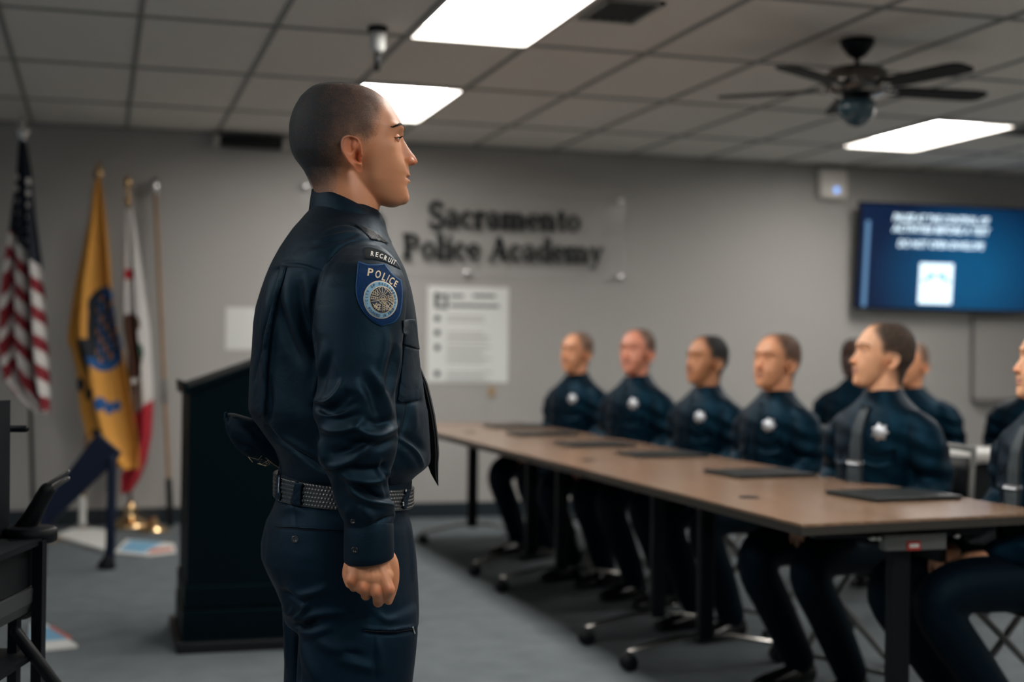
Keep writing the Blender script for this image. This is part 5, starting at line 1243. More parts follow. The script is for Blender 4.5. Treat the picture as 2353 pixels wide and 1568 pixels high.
FOLDS = [
 # back pleats and long soft folds
 (z2([(405, 545), (388, 640), (362, 760), (330, 920), (285, 1090), (235, 1270)]), 5, -7), (z2([(430, 530), (395, 690), (355, 860), (340, 1000), (325, 1200), (312, 1500)]), 7, 8),
 (z2([(350, 560), (340, 640), (320, 800), (285, 980)]), 9, 3), (z2([(470, 560), (470, 760), (520, 960), (610, 1180)]), 16, 5.5), (z2([(400, 760), (470, 980), (560, 1150)]), 14, -6), (z2([(540, 600), (545, 760), (585, 930), (640, 1090)]), 14, -4.5),
 (z2([(560, 570), (600, 700), (600, 820)]), 14, 3), (z2([(420, 1100), (470, 1300), (540, 1520)]), 22, -4), (z2([(330, 1250), (345, 1400), (330, 1560)]), 8, -3),
 # yoke and shoulder
 (z2([(332, 545), (400, 535), (445, 508), (560, 514), (675, 552)]), 2.6, -2.2), (z2([(332, 535), (400, 525), (445, 498), (560, 504), (675, 540)]), 3.5, 1.6),
 (z2([(1008, 352), (900, 356), (800, 402), (705, 510), (655, 640), (622, 800), (618, 960), (645, 1120)]), 3.2, -3.4), (z2([(1005, 366), (905, 370), (815, 415), (722, 520), (672, 650), (640, 800)]), 5, 2.2),
 (z2([(700, 480), (800, 395), (900, 345), (1000, 345)]), 6, 1.2),
 (z2([(640, 350), (760, 320), (880, 300), (960, 320)]), 4, 1.5), (z2([(700, 300), (820, 265), (930, 280)]), 4, 1.5), (z2([(680, 390), (790, 350), (900, 328)]), 4, -1.6), (z2([(760, 250), (860, 240), (960, 290)]), 4, -1.4), (z2([(600, 430), (700, 400), (780, 370)]), 6, 1.6),
 # upper sleeve: long hanging folds
 (z2([(1110, 950), (1105, 1060), (1075, 1180), (1060, 1330)]), 9, 3.5), (z2([(1160, 1060), (1140, 1180), (1100, 1330)]), 8, -5), (z2([(1195, 1050), (1180, 1200), (1140, 1360)]), 5, 3.5),
 (z2([(690, 1050), (670, 1200), (640, 1370)]), 10, 3.5), (z2([(740, 1100), (700, 1240), (650, 1400)]), 9, -3.5), (z2([(760, 1130), (850, 1330)]), 3, 1.2), (z2([(1010, 1210), (1060, 1300), (1110, 1420), (1140, 1540)]), 9, 4), (z2([(960, 1250), (1020, 1400), (1080, 1560)]), 12, -5),
 (z2([(640, 1412), (700, 1418), (752, 1392), (800, 1330), (812, 1280)]), 7, 6.5), (z2([(650, 1440), (720, 1452), (790, 1430), (850, 1370)]), 8, -6.5), (z2([(850, 1290), (930, 1340), (1000, 1420)]), 14, 4),
 # elbow and lower sleeve
 (z3([(540, 22), (590, 60), (660, 60), (760, 20)]), 7, -5), (z3([(575, 150), (640, 170), (730, 160), (800, 120)]), 8, 6), (z3([(590, 100), (680, 110), (780, 80)]), 9, -4.5), (z3([(760, 150), (840, 190), (920, 192), (990, 150)]), 8, 8), (z3([(830, 110), (900, 130), (990, 100)]), 8, -4), (z3([(720, 230), (820, 250), (920, 245), (990, 215)]), 10, -6.5),
 (z3([(600, 372), (680, 362), (740, 335), (830, 270), (900, 240)]), 8, 6), (z3([(580, 210), (585, 270), (600, 340)]), 9, 5), (z3([(640, 290), (700, 290), (790, 250)]), 11, -6), (z3([(700, 420), (800, 445), (890, 445), (950, 400)]), 8, 8), (z3([(700, 375), (790, 390), (880, 385), (930, 350)]), 9, -6), (z3([(930, 360), (925, 420), (950, 530)]), 6, -5), (z3([(900, 330), (905, 400), (905, 450)]), 6, 3),
 (z3([(735, 455), (760, 510), (820, 550), (900, 575), (980, 590)]), 8, 8.5), (z3([(780, 480), (840, 520), (900, 540), (960, 545)]), 7, -7), (z3([(650, 430), (660, 520), (700, 620)]), 8, 3), (z3([(790, 580), (830, 630), (870, 670)]), 12, 5), (z3([(735, 600), (720, 640), (730, 690)]), 8, 2), (z3([(870, 690), (930, 665), (985, 640)]), 6, -6), (z3([(720, 720), (800, 740), (880, 720)]), 7, -3),
 # belly and front
 (z3([(1005, 210), (1070, 260), (1110, 310), (1140, 370)]), 6, 5), (z3([(1000, 250), (1060, 320), (1110, 400)]), 12, 3), (z3([(1040, 200), (1100, 235), (1150, 290)]), 9, -4), (z3([(1090, 0), (1095, 80), (1100, 160)]), 8, 2.5), (z3([(1060, 0), (1050, 90), (1025, 190)]), 4, -3.5),
 (z2([(1345, 1180), (1340, 1300), (1330, 1400)]), 4, 2.5), (z2([(1160, 1418), (1240, 1415), (1330, 1400)]), 2.5, -2),
 # lower back over the belt
 (z3([(275, 150), (330, 215), (420, 270), (520, 340), (600, 395)]), 6, -7), (z3([(300, 120), (380, 210), (480, 270), (580, 330)]), 9, 5)]
SV = strokes(SV, SF, FOLDS)
SV = relax(SV, SF, 1, .4)
shirt = mesh_obj('shirt', SV, SF, M['navy'], hero, True)
SW = toW(SV); BV = BVHTree.FromPolygons([tuple(v) for v in SW], SF)
def cast(bvh, x, y):
    d = ray(x, y); d = d/np.linalg.norm(d); h = bvh.ray_cast(Vector(CAM), Vector(d))
    if h[0] is None:
        p = CAM+d*Z0*1.0; h = bvh.find_nearest(Vector(p)); 
    return np.array(h[0]), -d
def drape_px(bvh, poly, off=.0008, th=.0015, step=3.0, V2=None, F2=None, relax_it=0):
    # lay a flat outline (photo grid) on a curved garment as a piece of cloth of its own thickness
    if V2 is None:
        poly = np.array(poly, float); x0, y0 = poly.min(0); x1, y1 = poly.max(0)
        # densify the border
        B = []; n = len(poly)
        for i in range(n):
            a, b = poly[i], poly[(i+1) % n]; k = max(1, int(np.linalg.norm(b-a)/step))
            for t in range(k): B.append(a+(b-a)*t/k)
        gx, gy = np.meshgrid(np.arange(x0+step/2, x1, step), np.arange(y0+step/2, y1, step)); G = np.stack([gx.ravel(), gy.ravel()], -1)
        G = G[inside(G, poly)]; 
        if len(G): d, _ = seg_dist(G, np.vstack([B, B[:1]])); G = G[d > step*.4]
        P = np.vstack([B, G]) if len(G) else np.array(B)
        r = delaunay_2d_cdt([Vector(p) for p in P], [], [list(range(len(B)))], 1, 1e-5)
        V2 = np.array([v[:] for v in r[0]]); F2 = [list(f) for f in r[2]]
    top = []; 
    dist = []; dirs = []
    for x, y in V2: p, tcam = cast(bvh, x, y); dist.append(np.linalg.norm(p-CAM)); dirs.append(-tcam)
    dist = np.array(dist); dirs = np.array(dirs)
    if relax_it:
        E_ = {(min(f[i], f[(i+1) % len(f)]), max(f[i], f[(i+1) % len(f)])) for f in F2 for i in range(len(f))}; E_ = np.array(list(E_))
        for _ in range(relax_it):
            S_ = np.zeros(len(dist)); c_ = np.zeros(len(dist)); np.add.at(S_, E_[:, 0], dist[E_[:, 1]]); np.add.at(S_, E_[:, 1], dist[E_[:, 0]]); np.add.at(c_, E_[:, 0], 1); np.add.at(c_, E_[:, 1], 1)
            dist = np.minimum(dist+.0004, .4*dist+.6*S_/np.maximum(c_, 1))
    top = CAM+dirs*(dist-off-th)[:, None]; view = CAM-top; view /= np.linalg.norm(view, axis=1)[:, None]; bot = top-view*(th+off*.5)
    n = len(top); F = [list(f)[::-1] for f in F2]+[[n+i for i in f] for f in F2]
    ed = {}
    for f in F2:
        for i in range(len(f)): a, b = f[i], f[(i+1) % len(f)]; ed[(a, b)] = 1
    for (a, b) in list(ed):
        if (b, a) not in ed: F.append([a, b, n+b, n+a])
    return np.vstack([top, bot]), F
def cloth(name, poly, m_, parent, bvh=None, off=.0008, th=.0015, step=3.0, label=None, smooth=True, V2=None, F2=None, rx=0):
    V, F = drape_px(bvh or BV, poly, off, th, step, V2, F2, rx); return mesh_obj(name, V, F, m_, parent, smooth, label, world=True)
cloth('back_pleat', z2([(398, 552), (425, 530), (452, 512), (430, 600), (395, 720), (366, 850), (345, 1000), (330, 1150), (318, 1350), (312, 1500), (262, 1500), (232, 1400), (236, 1300), (290, 1080), (338, 880), (372, 700)]), M['navy'], shirt, off=.001, th=.0035, step=5, rx=3)
# collar: stand and fall around the neck
def hero_collar():
    V = []; n = 64; rows = 9
    for k in range(rows):
        t = k/(rows-1)
        for i in range(n+1):
            a = R_(8)+(2*math.pi-R_(16))*i/n; c, s = math.cos(a), math.sin(a); f = (1+c)/2      # f=1 front, 0 back
            xt = 716+(871-716)*f; yt = 435+10*math.sin(math.pi*f)*.0+(70)*f**1.25; xb = 709+(899-709)*f; yb = 484+(74)*f**1.15
            x = xt+(xb-xt)*t; y = yt+(yb-yt)*t+2.5*math.sin(math.pi*t)*0; lat = (65+(21)*t**.8+6*f*t)*s*.001
            p = L(x, y, 0); V.append([p[0]-lat*math.sin(PSI)*.8, p[1]+lat*math.cos(PSI), p[2]])
    V = np.array(V); m_ = len(V); ce = np.array([V[:, 0].mean(), V[:, 1].mean()]); B = V.copy(); B[:, :2] = ce+(B[:, :2]-ce)*.965; B[:, 2] -= .0015
    F = []
    for k in range(rows-1):
        for i in range(n):
            a = k*(n+1)+i; F.append([a, a+1, a+n+2, a+n+1]); F.append([m_+a, m_+a+n+1, m_+a+n+2, m_+a+1])
    for i in range(n): F.append([i, m_+i, m_+i+1, i+1]); a = (rows-1)*(n+1)+i; F.append([a, a+1, m_+a+1, m_+a])
    for i in (0, n):
        for k in range(rows-1): a = k*(n+1)+i; F.append([a, a+n+1, m_+a+n+1, m_+a])
    return np.vstack([V, B]), F
V, F = hero_collar(); mesh_obj('collar', V, F, M['navy'], shirt, True)
# stand inside the collar
V, F = loft([ering(L(798, y, 0)[0], 0, L(798, y, 0)[2], .062, .057, 2, 40) for y in (455, 475, 500)])
# cuffs
def cuff(xs, dy, s, name='cuff'):
    V = []; n = 48; rows = [(1203, 1.03), (1207, 1.06), (1240, 1.07), (1275, 1.08), (1290, 1.07), (1292, 1.03), (1288, .97), (1250, .95)]
    for y, sc_ in rows:
        for i in range(n):
            a = 2*math.pi*i/n; c, q = math.cos(a), math.sin(a); x = xs+54*sc_*c
            yy = y+((-6-6*c-16*q)*smoothstep(1203, 1290, y)); p = L(x, yy, dy+.042*sc_*q*(1)); V.append(p)
    F = [[k*n+i, k*n+(i+1) % n, (k+1)*n+(i+1) % n, (k+1)*n+i] for k in range(len(rows)-1) for i in range(n)]
    return V, F
V, F = cuff(847.5, -.235, 1); cf = mesh_obj('cuff', V, F, M['navy'], shirt, True)
V, F = cuff(792, .235, 1); mesh_obj('cuff', V, F, M['navy'], shirt, True)
CW = toW(np.array([v.co[:] for v in cf.data.vertices])); CB = BVHTree.FromPolygons([tuple(v) for v in CW], [list(p.vertices) for p in cf.data.polygons])
def button(x, y, r, bvh, parent, m_=None, lab=None):
    p, nv_ = cast(bvh, x, y); right = CR; up = CU; V = []
    prof = [(.0, .3), (.45, .35), (.55, 1.0), (.85, 1.1), (1.0, .6), (1.0, -1)]; n = 20
    for rr, h in prof:
        for i in range(n): a = 2*math.pi*i/n; V.append(p+nv_*(.0012*h+.0028)+(right*math.cos(a)+up*math.sin(a))*max(rr, .01)*r)
    F = [[k*n+i, k*n+(i+1) % n, (k+1)*n+(i+1) % n, (k+1)*n+i] for k in range(len(prof)-1) for i in range(n)]+[list(range(n))]
    return mesh_obj('button', V, F, m_ or M['button'], parent, True, lab, world=True)
button(815, 1265, .0062, CB, shirt); button(811, 1199, .0050, BV, shirt)
# epaulette, pocket flap, pocket
z1 = lambda pts: [(600+x/3.484, 170+y/3.484) for x, y in pts]
ep = cloth('epaulette', z1([(752, 1198), (835, 1222), (900, 1252), (955, 1288), (1000, 1332), (1022, 1362), (960, 1345), (905, 1330), (880, 1322), (840, 1280), (795, 1235)]), mat('epaulette_cloth', (.020, .024, .028), .55, bump=.5, bscale=300, bdist=.001), shirt, off=.002, th=.002, step=4, rx=6)
pf = cloth('pocket_flap', z2([(1216, 872), (1260, 866), (1296, 868), (1310, 960), (1325, 1066), (1260, 1042), (1218, 1030)]), M['navy'], shirt, off=.0045, th=.004, step=4, rx=3)
cloth('chest_pocket', z2([(1222, 1040), (1320, 1068), (1326, 1200), (1318, 1400), (1200, 1412), (1180, 1400), (1212, 1150)]), M['navy'], shirt, off=.0015, th=.0025, step=5, rx=3)
# shoulder patches
NAVYP = mat('patch_black', (.0035, .008, .010), .8, spec=.2, bump=.6, bscale=1200, bdist=.0006); EDGE = mat('patch_edge_teal', (.025, .075, .12), .6, bump=.6, bscale=1400, bdist=.0006)
z4 = lambda pts: [(780+x/7.125, 540+y/7.125) for x, y in pts]
RT_OUT = z4([(392, 225), (405, 198), (450, 190), (520, 195), (620, 222), (720, 265), (820, 330), (900, 400), (960, 468), (990, 520), (1008, 572), (940, 545), (850, 498), (750, 452), (640, 420), (540, 404), (450, 396), (410, 380), (392, 350)])
rp = cloth('shoulder_tab', RT_OUT, EDGE, shirt, off=.0012, th=.0014, step=3, label='black curved tab with white letters', rx=4)
def inset(poly, k): c = np.mean(poly, 0); return [(c[0]+(x-c[0])*(1-k/ max(6, math.hypot(x-c[0], y-c[1]))), c[1]+(y-c[1])*(1-k*1.0/max(6, math.hypot(x-c[0], y-c[1])))) for x, y in poly]
def inset_n(poly, k):
    P = np.array(poly, float); n = len(P); A = 0
    for i in range(n): A += P[i, 0]*P[(i+1) % n, 1]-P[(i+1) % n, 0]*P[i, 1]
    s = 1 if A > 0 else -1; out = []
    for i in range(n):
        a, b, c = P[i-1], P[i], P[(i+1) % n]; d1 = (b-a)/np.linalg.norm(b-a); d2 = (c-b)/np.linalg.norm(c-b)
        n1 = np.array([-d1[1], d1[0]])*s; n2 = np.array([-d2[1], d2[0]])*s; m_ = n1+n2; m_ /= np.linalg.norm(m_)+1e-9; out.append(b+m_*k/max(.5, m_@n1))
    return [tuple(p) for p in out]
TABFACE = lambda: cloth('tab_face', inset_n(RT_OUT, .9), NAVYP, rp, RPB, off=.0003, th=.0004, step=3)
LW = mat('thread_white', (.70, .70, .66), .7, bump=.4, bscale=1500, bdist=.0003); LC = mat('thread_cream', (.68, .56, .38), .7, bump=.4, bscale=1500, bdist=.0003)
def subdiv(V, F, it=1):
    for _ in range(it):
        V = list(map(tuple, V)); cache = {}; F2 = []
        def mid(a, b):
            k = (min(a, b), max(a, b))
            if k not in cache: cache[k] = len(V); V.append(tuple((np.array(V[a])+np.array(V[b]))/2))
            return cache[k]
        for f in F:
            for i in range(1, len(f)-1):
                a, b, c = f[0], f[i], f[i+1]; d, e_, g_ = mid(a, b), mid(b, c), mid(c, a); F2 += [[a, d, g_], [d, b, e_], [g_, e_, c], [d, e_, g_]]
        F = F2
    return np.array(V), F
def letter(ch, c, w, h, rot, m_, parent, off, th=.0006, bold=.02, sh=0.0, bvh=None):
    V, F = text_flat(ch, 1, bold); V = V[:, :2]; mn, mx_ = V.min(0), V.max(0); V = (V-(mn+mx_)/2)/np.maximum(mx_-mn, 1e-3)*[w, h]
    V[:, 0] += V[:, 1]*sh; r = R_(rot); X = V[:, 0]*math.cos(r)+V[:, 1]*math.sin(r); Y = V[:, 0]*math.sin(r)-V[:, 1]*math.cos(r)
    P = np.stack([c[0]+X, c[1]+Y], -1); P3 = np.c_[P, np.zeros(len(P))]; P3, F = subdiv(P3, F, 1)
    return P3[:, :2], [f[::-1] for f in F]
def join_letters(name, items, m_, parent, off, th=.0006, bold=.02, label=None, bvh=None):
    mb = MB()
    for (ch, c, w, h, rot, sh) in items:
        V2, F2 = letter(ch, c, w, h, rot, m_, parent, off, bold=bold, sh=sh); V, F = drape_px(bvh or BV, None, off, th, V2=V2, F2=F2); mb.add(V, F)
    return mb.build(name, m_, parent, label=label, world=True)
items = []
for ch, (x, y), w, rot in zip('RECRUIT', [(540, 306), (616, 322), (686, 346), (757, 378), (823, 412), (866, 436), (903, 448)], [50, 44, 56, 48, 44, 12, 42], [9, 12, 15, 20, 25, 27, 30]):
    items.append((ch, z4([(x, y)])[0], w/7.125, 76/7.125, rot, -.05))
TAB_ITEMS = items
SH = z4([(312, 430), (360, 448), (420, 470), (480, 484), (560, 486), (640, 482), (700, 476), (745, 470), (780, 520), (830, 590), (880, 650), (950, 700), (1010, 738), (1028, 820), (1036, 900), (1036, 1000), (1030, 1100), (1015, 1200), (1000, 1290), (970, 1350), (930, 1405), (880, 1440), (780, 1465), (690, 1492), (620, 1460), (540, 1410), (470, 1345), (400, 1270), (350, 1190), (312, 1110), (285, 1030), (270, 950), (266, 870), (268, 800), (278, 700), (290, 580), (300, 480)])
PBL = mat('patch_blue', (.0012, .030, .105), .85, spec=.2, bump=.9, bscale=1100, bdist=.0009, var=.5, vscale=420, color2=(.0008, .018, .070)); PED = mat('patch_blue_edge', (.01, .095, .26), .6, bump=.8, bscale=1400, bdist=.0006)
sp = cloth('shoulder_patch', SH, PED, shirt, off=.0012, th=.0016, step=3, label='blue embroidered shield patch with round seal', rx=4)
def bvh_of(o):
    n_ = len(o.data.vertices); W_ = np.array(parent_world(o))if o.parent is None else np.array(parent_world(o)); A_2 = np.array([v.co[:] for v in o.data.vertices])@W_[:3, :3].T+W_[:3, 3]; return BVHTree.FromPolygons([tuple(v) for v in A_2], [list(p.vertices) for p in o.data.polygons])
SPB = bvh_of(sp); RPB = bvh_of(rp)
TABFACE(); join_letters('tab_lettering', TAB_ITEMS, LW, rp, .0010, label='white embroidered word RECRUIT', bvh=RPB)
cloth('patch_face', inset_n(SH, 1.7), PBL, sp, SPB, off=.0003, th=.0004, step=3, label='deep blue patch ground')
items = []
for ch, (x, y), w, h, rot, sh in zip('POLICE', [(508, 612), (633, 645), (738, 688), (795, 712), (856, 750), (924, 800)], [88, 90, 60, 14, 70, 50], [126, 128, 126, 124, 118, 98], [9, 14, 22, 26, 34, 38], [0, 0, 0, 0, -.1, -.2]):
    items.append((ch, z4([(x, y)])[0], w/7.125, h/7.125, rot, sh))
join_letters('patch_lettering', items, LC, sp, .0010, label='cream embroidered word POLICE', bvh=SPB)
def ellp(cx, cy, rx, ry, n=44, rot=0):
    out = []
    for i in range(n): a = 2*math.pi*i/n; x, y = rx*math.cos(a), ry*math.sin(a); out.append((cx+x*math.cos(rot)-y*math.sin(rot), cy+x*math.sin(rot)+y*math.cos(rot)))
    return out
SC = (780+672/7.125, 540+1062/7.125); RO = R_(-14)
cloth('seal_rim', ellp(*SC, 38.8, 44.2, rot=RO), LC, sp, SPB, off=.0008, th=.0004, step=3.5)
cloth('seal_ring', ellp(*SC, 37.0, 42.4, rot=RO), mat('seal_lightblue', (.20, .38, .52), .65, bump=.6, bscale=1300, bdist=.0005), sp, SPB, off=.0011, th=.0004, step=3.5, label='pale blue seal ring')
IC = (780+695/7.125, 540+1062/7.125)
cloth('seal_inner_rim', ellp(*IC, 28.2, 31.5, rot=RO), LC, sp, SPB, off=.0015, th=.0004, step=3.5)
cloth('seal_disc', ellp(*IC, 26.6, 29.9, rot=RO), mat('seal_navy', (.008, .022, .045), .7), sp, SPB, off=.0018, th=.0004, step=3.5)
# ring lettering
DN = mat('thread_navy', (.010, .045, .10), .7)
def ring_text(s, a0, a1, rx, ry, h, flip=False):
    its = []; n = len(s)
    for i, ch in enumerate(s):
        if ch == ' ': continue
        a = R_(a0+(a1-a0)*(i/(n-1))); ca, sa = math.cos(a), math.sin(a); x, y = rx*ca, ry*sa
        X = x*math.cos(RO)-y*math.sin(RO); Y = x*math.sin(RO)+y*math.cos(RO)
        cx = SC[0]+1.6*.5+X; cy = SC[1]+Y
        rot = math.degrees(a+RO)+(-90 if flip else 90)
        w = h*(.72 if ch not in 'I1-' else (.22 if ch != '-' else .5)); its.append((ch, (cx, cy), w, h if ch != '-' else h*.2, rot, 0))
    return its
join_letters('seal_lettering', ring_text('-CITY OF SACRAMENTO-', -182, 34, 32.4, 37.1, 6.1)+ring_text('FOUNDED IN 1849', 160, 48, 32.4, 37.1, 6.1, True), DN, sp, .0015, bold=.035, label='navy words around the seal', bvh=SPB)
# seal picture: river, roads, dome and rays in cream thread
ln = MB()
def stitch(p0, p1, w=.9):
    p0, p1 = np.array(p0, float), np.array(p1, float); d = p1-p0; l = np.linalg.norm(d); d /= l; n_ = np.array([-d[1], d[0]])*w/2; k = max(1, int(l/4)); V2 = []; F2 = []
    for i in range(k+1): q = p0+d*l*i/k; V2 += [q+n_, q-n_]
    for i in range(k): F2.append([2*i, 2*i+1, 2*i+3, 2*i+2])
    V, F = drape_px(SPB, None, .0022, .0003, V2=np.array(V2), F2=F2); ln.add(V, F)
q4 = lambda x, y: z4([(x, y)])[0]
for a, b in [((700, 1080), (860, 1240)), ((640, 870), (690, 960)), ((700, 860), (706, 960)), ((760, 880), (722, 965)), ((800, 910), (740, 975)), ((600, 890), (670, 975)), ((730, 860), (830, 950)), ((680, 852), (650, 875)),
             ((515, 1000), (640, 1030)), ((512, 1045), (640, 1055)), ((520, 1090), (645, 1075)), ((530, 960), (640, 1000)), ((555, 920), (650, 985)), ((530, 1000), (530, 1045)), ((560, 1005), (560, 1050)), ((590, 1012), (590, 1052)), ((620, 1020), (620, 1055)), ((560, 925), (545, 985)), ((590, 905), (585, 985)), ((620, 890), (620, 990)),
             ((780, 1000), (870, 1010)), ((790, 1030), (880, 1060)), ((790, 1060), (880, 1110)), ((780, 1090), (870, 1160)), ((760, 1110), (840, 1220)), ((820, 960), (870, 1000)), ((800, 985), (820, 1075)), ((840, 1000), (850, 1110)), ((860, 1010), (868, 1130)), ((830, 1120), (800, 1180)), ((860, 1150), (820, 1225)),
             ((545, 1130), (620, 1180)), ((560, 1170), (640, 1225)), ((610, 1110), (570, 1190)), ((640, 1130), (590, 1220)), ((670, 1140), (640, 1240)), ((600, 1150), (680, 1160)), ((600, 1190), (685, 1195)), ((560, 1150), (660, 1210)), ((590, 1130), (670, 1140)), ((620, 1225), (690, 1232)),
             ((710, 1135), (712, 1255)), ((740, 1130), (742, 1255)), ((712, 1160), (742, 1160)), ((712, 1190), (742, 1190)), ((712, 1220), (742, 1220)), ((765, 1140), (770, 1240)), ((745, 1175), (790, 1180)), ((745, 1210), (800, 1215)), ((790, 1150), (792, 1230)), ((800, 1235), (840, 1200))]:
    stitch(q4(*a), q4(*b), 1.0)
cc = ellp(*q4(715, 1055), 9.4, 10.6, 22)
for i in range(22): stitch(cc[i], cc[(i+1) % 22], 1.0)
dm = [q4(672+(i/8)*86, 1050-48*math.sin(math.pi*i/8)) for i in range(9)]
for i in range(8): stitch(dm[i], dm[i+1], 1.1)
stitch(q4(665, 1062), q4(765, 1062), 1.8); stitch(q4(690, 1040), q4(742, 1040), 1.2)
for k in range(6): stitch(q4(680+k*15, 1075), q4(682+k*14, 1110), .7)
ln.build('seal_picture', LC, sp, label='cream stitched dome, rays and rivers', world=True)

# ---- trousers
PEL = [(1084, 641, 946, 150, 2.3), (1120, 635, 943, 156, 2.3), (1151, 634, 938, 165, 2.3), (1176, 624, 936, 170, 2.3), (1201, 611, 944, 175, 2.3), (1250, 600, 952, 181, 2.3), (1284, 601, 956, 183, 2.3), (1317, 614, 958, 184, 2.3), (1354, 632, 960, 184, 2.35), (1395, 648, 961, 182, 2.4), (1430, 652, 960, 178, 2.4)]
LEGN = [(1370, 684, 950, 70, -.085), (1400, 690, 958, 88, -.090), (1457, 688, 960, 92, -.095), (1519, 684, 954, 92, -.100), (1568, 682, 948, 90, -.105), (1700, 700, 925, 82, -.110), (1900, 728, 900, 72, -.115), (2080, 744, 888, 66, -.12), (2155, 744, 890, 66, -.12)]
LEGF = [(1370, 655, 900, 70, .085), (1400, 650, 915, 88, .09), (1457, 653, 925, 92, .095), (1519, 655, 915, 92, .10), (1568, 653, 905, 90, .105), (1700, 665, 880, 82, .11), (1900, 690, 855, 72, .115), (2080, 705, 845, 66, .12), (2150, 705, 845, 66, .12)]
PV, PF = union([loft(body_rings(PEL)), loft(limb_rings(LEGN, step=8, psi=R_(10))), loft(limb_rings(LEGF, step=8, psi=R_(10)))], .0038, 6)
PFOLD = [
 (z3([(330, 1070), (370, 1130), (400, 1200)]), 8, 5), (z3([(360, 1060), (430, 1100), (470, 1130), (505, 1110)]), 7, -6), (z3([(400, 1030), (450, 1080), (520, 1075), (600, 1050)]), 9, 5), (z3([(365, 1150), (410, 1185), (420, 1160)]), 5, 4), (z3([(430, 1200), (480, 1215), (560, 1190), (700, 1180)]), 9, 5), (z3([(420, 1240), (470, 1265), (540, 1240)]), 8, -6), (z3([(450, 1290), (520, 1300), (620, 1270)]), 10, 5),
 (z3([(505, 1110), (480, 1180), (430, 1230)]), 6, 5), (z3([(370, 1200), (385, 1330), (380, 1500)]), 7, 3), (z3([(445, 1300), (440, 1430), (445, 1568)]), 6, -9), (z3([(470, 1330), (500, 1450), (560, 1560)]), 14, 4), (z3([(560, 1330), (640, 1380), (760, 1400)]), 14, 4), (z3([(680, 1440), (780, 1470), (880, 1500)]), 12, 4), (z3([(700, 1400), (800, 1425)]), 10, -4),
 (z3([(810, 1268), (880, 1276), (980, 1278), (1090, 1262)]), 3.5, 4.5), (z3([(820, 1290), (900, 1296), (1000, 1296), (1095, 1282)]), 3.2, -5), (z3([(870, 1310), (872, 1440), (880, 1568)]), 2.5, -2.2), (z3([(880, 1330), (900, 1400), (910, 1500)]), 10, 3), (z3([(250, 830), (300, 960), (350, 1060)]), 14, 3), (z3([(1050, 640), (1080, 800), (1090, 1000)]), 5, 2.5),
 (z3([(430, 540), (425, 620), (430, 700)]), 3, -1.6), (z3([(360, 620), (420, 600), (470, 620)]), 9, 2.5), (z3([(270, 680), (262, 800), (268, 900)]), 3, -2), (z3([(880, 1180), (940, 1225), (1000, 1215)]), 8, 2.5), (z3([(560, 600), (620, 640), (700, 650)]), 14, -2)]
PV = strokes(PV, PF, PFOLD)
trou = mesh_obj('trousers', PV, PF, M['navy_trouser'], hero, True)
PB = BVHTree.FromPolygons([tuple(v) for v in toW(PV)], PF)
cloth('pocket_welt', z3([(314, 692), (420, 698), (520, 706), (690, 718), (690, 728), (520, 718), (420, 710), (318, 706)]), M['navy_trouser'], trou, PB, .002, .002, 3)
cloth('pocket_opening', z3([(314, 708), (420, 712), (520, 720), (690, 730), (690, 735), (520, 725), (420, 717), (318, 712)]), M['thread'], trou, PB, .0006, .001, 3)
button(678, 1240, .0072, PB, trou, mat('pocket_button', (.05, .055, .06), .2), 'shiny pocket button')
zp = cloth('zipper_pull', z3([(1082, 1262), (1090, 1260), (1102, 1298), (1096, 1302)]), M['silver'], trou, PB, .003, .0015, 3)
cloth('zipper_tape', z3([(815, 1279), (900, 1286), (1000, 1286), (1086, 1272), (1087, 1278), (1000, 1293), (900, 1293), (815, 1286)]), M['thread'], trou, PB, .001, .001, 4)
# ---- belt with woven relief
def belt_pt(a, t, r_off):
    A, B = L(634, 1118, 0), L(944, 1118, 0); c = (A+B)/2; E = (B[0]-A[0])/2-.001; b = .160
    aa = math.sqrt(E*E-(b*math.sin(PSI))**2)/math.cos(PSI); p = 2.3
    ca, sa = math.cos(a), math.sin(a); u = (aa+r_off)*np.sign(ca)*abs(ca)**(2/p); v = (b+r_off)*np.sign(sa)*abs(sa)**(2/p)
    x = c[0]+u*math.cos(PSI)-v*math.sin(PSI); y = c[1]+u*math.sin(PSI)+v*math.cos(PSI)
    fx = (x-A[0])/(B[0]-A[0]); ztop = L(700, 1086+27*fx, 0)[2]; zbot = L(700, 1141+18*fx, 0)[2]
    return x, y, ztop+(zbot-ztop)*t
nA_, nT = 1100, 25; V = []; arcs = [0]
for i in range(nA_):
    a = 2*math.pi*i/nA_
    for j in range(nT):
        t = j/(nT-1); s_ = i/nA_*1.08/.0085; row = t*6
        q = row*2; wv = abs(math.sin(math.pi*(s_+.5*math.floor(row))+ (row % 1)*1.2))**.7*abs(math.sin(math.pi*(row)))**.5
        edge = smoothstep(0, .05, t)*smoothstep(1, .95, t); V.append(belt_pt(a, t, .0045+.0022*wv*edge))
n0 = len(V)
for i in range(nA_):
    a = 2*math.pi*i/nA_
    for t in (0, 1): V.append(belt_pt(a, t, -.003))
F = []
for i in range(nA_):
    k = (i+1) % nA_
    for j in range(nT-1): F.append([i*nT+j, k*nT+j, k*nT+j+1, i*nT+j+1])
    F.append([n0+2*i, n0+2*k, k*nT, i*nT]); F.append([i*nT+nT-1, k*nT+nT-1, n0+2*k+1, n0+2*i+1])
bm_ = mat('belt_leather', (.022, .025, .026), .26, spec=.8, coat=.3)
belt = mesh_obj('belt', V, F, bm_, hero, True, 'black basket-weave leather belt')
BB = BVHTree.FromPolygons([tuple(v) for v in toW(np.array(V))], F)
z6 = lambda pts: [(500+x/6.27, 930+y/6.27) for x, y in pts]
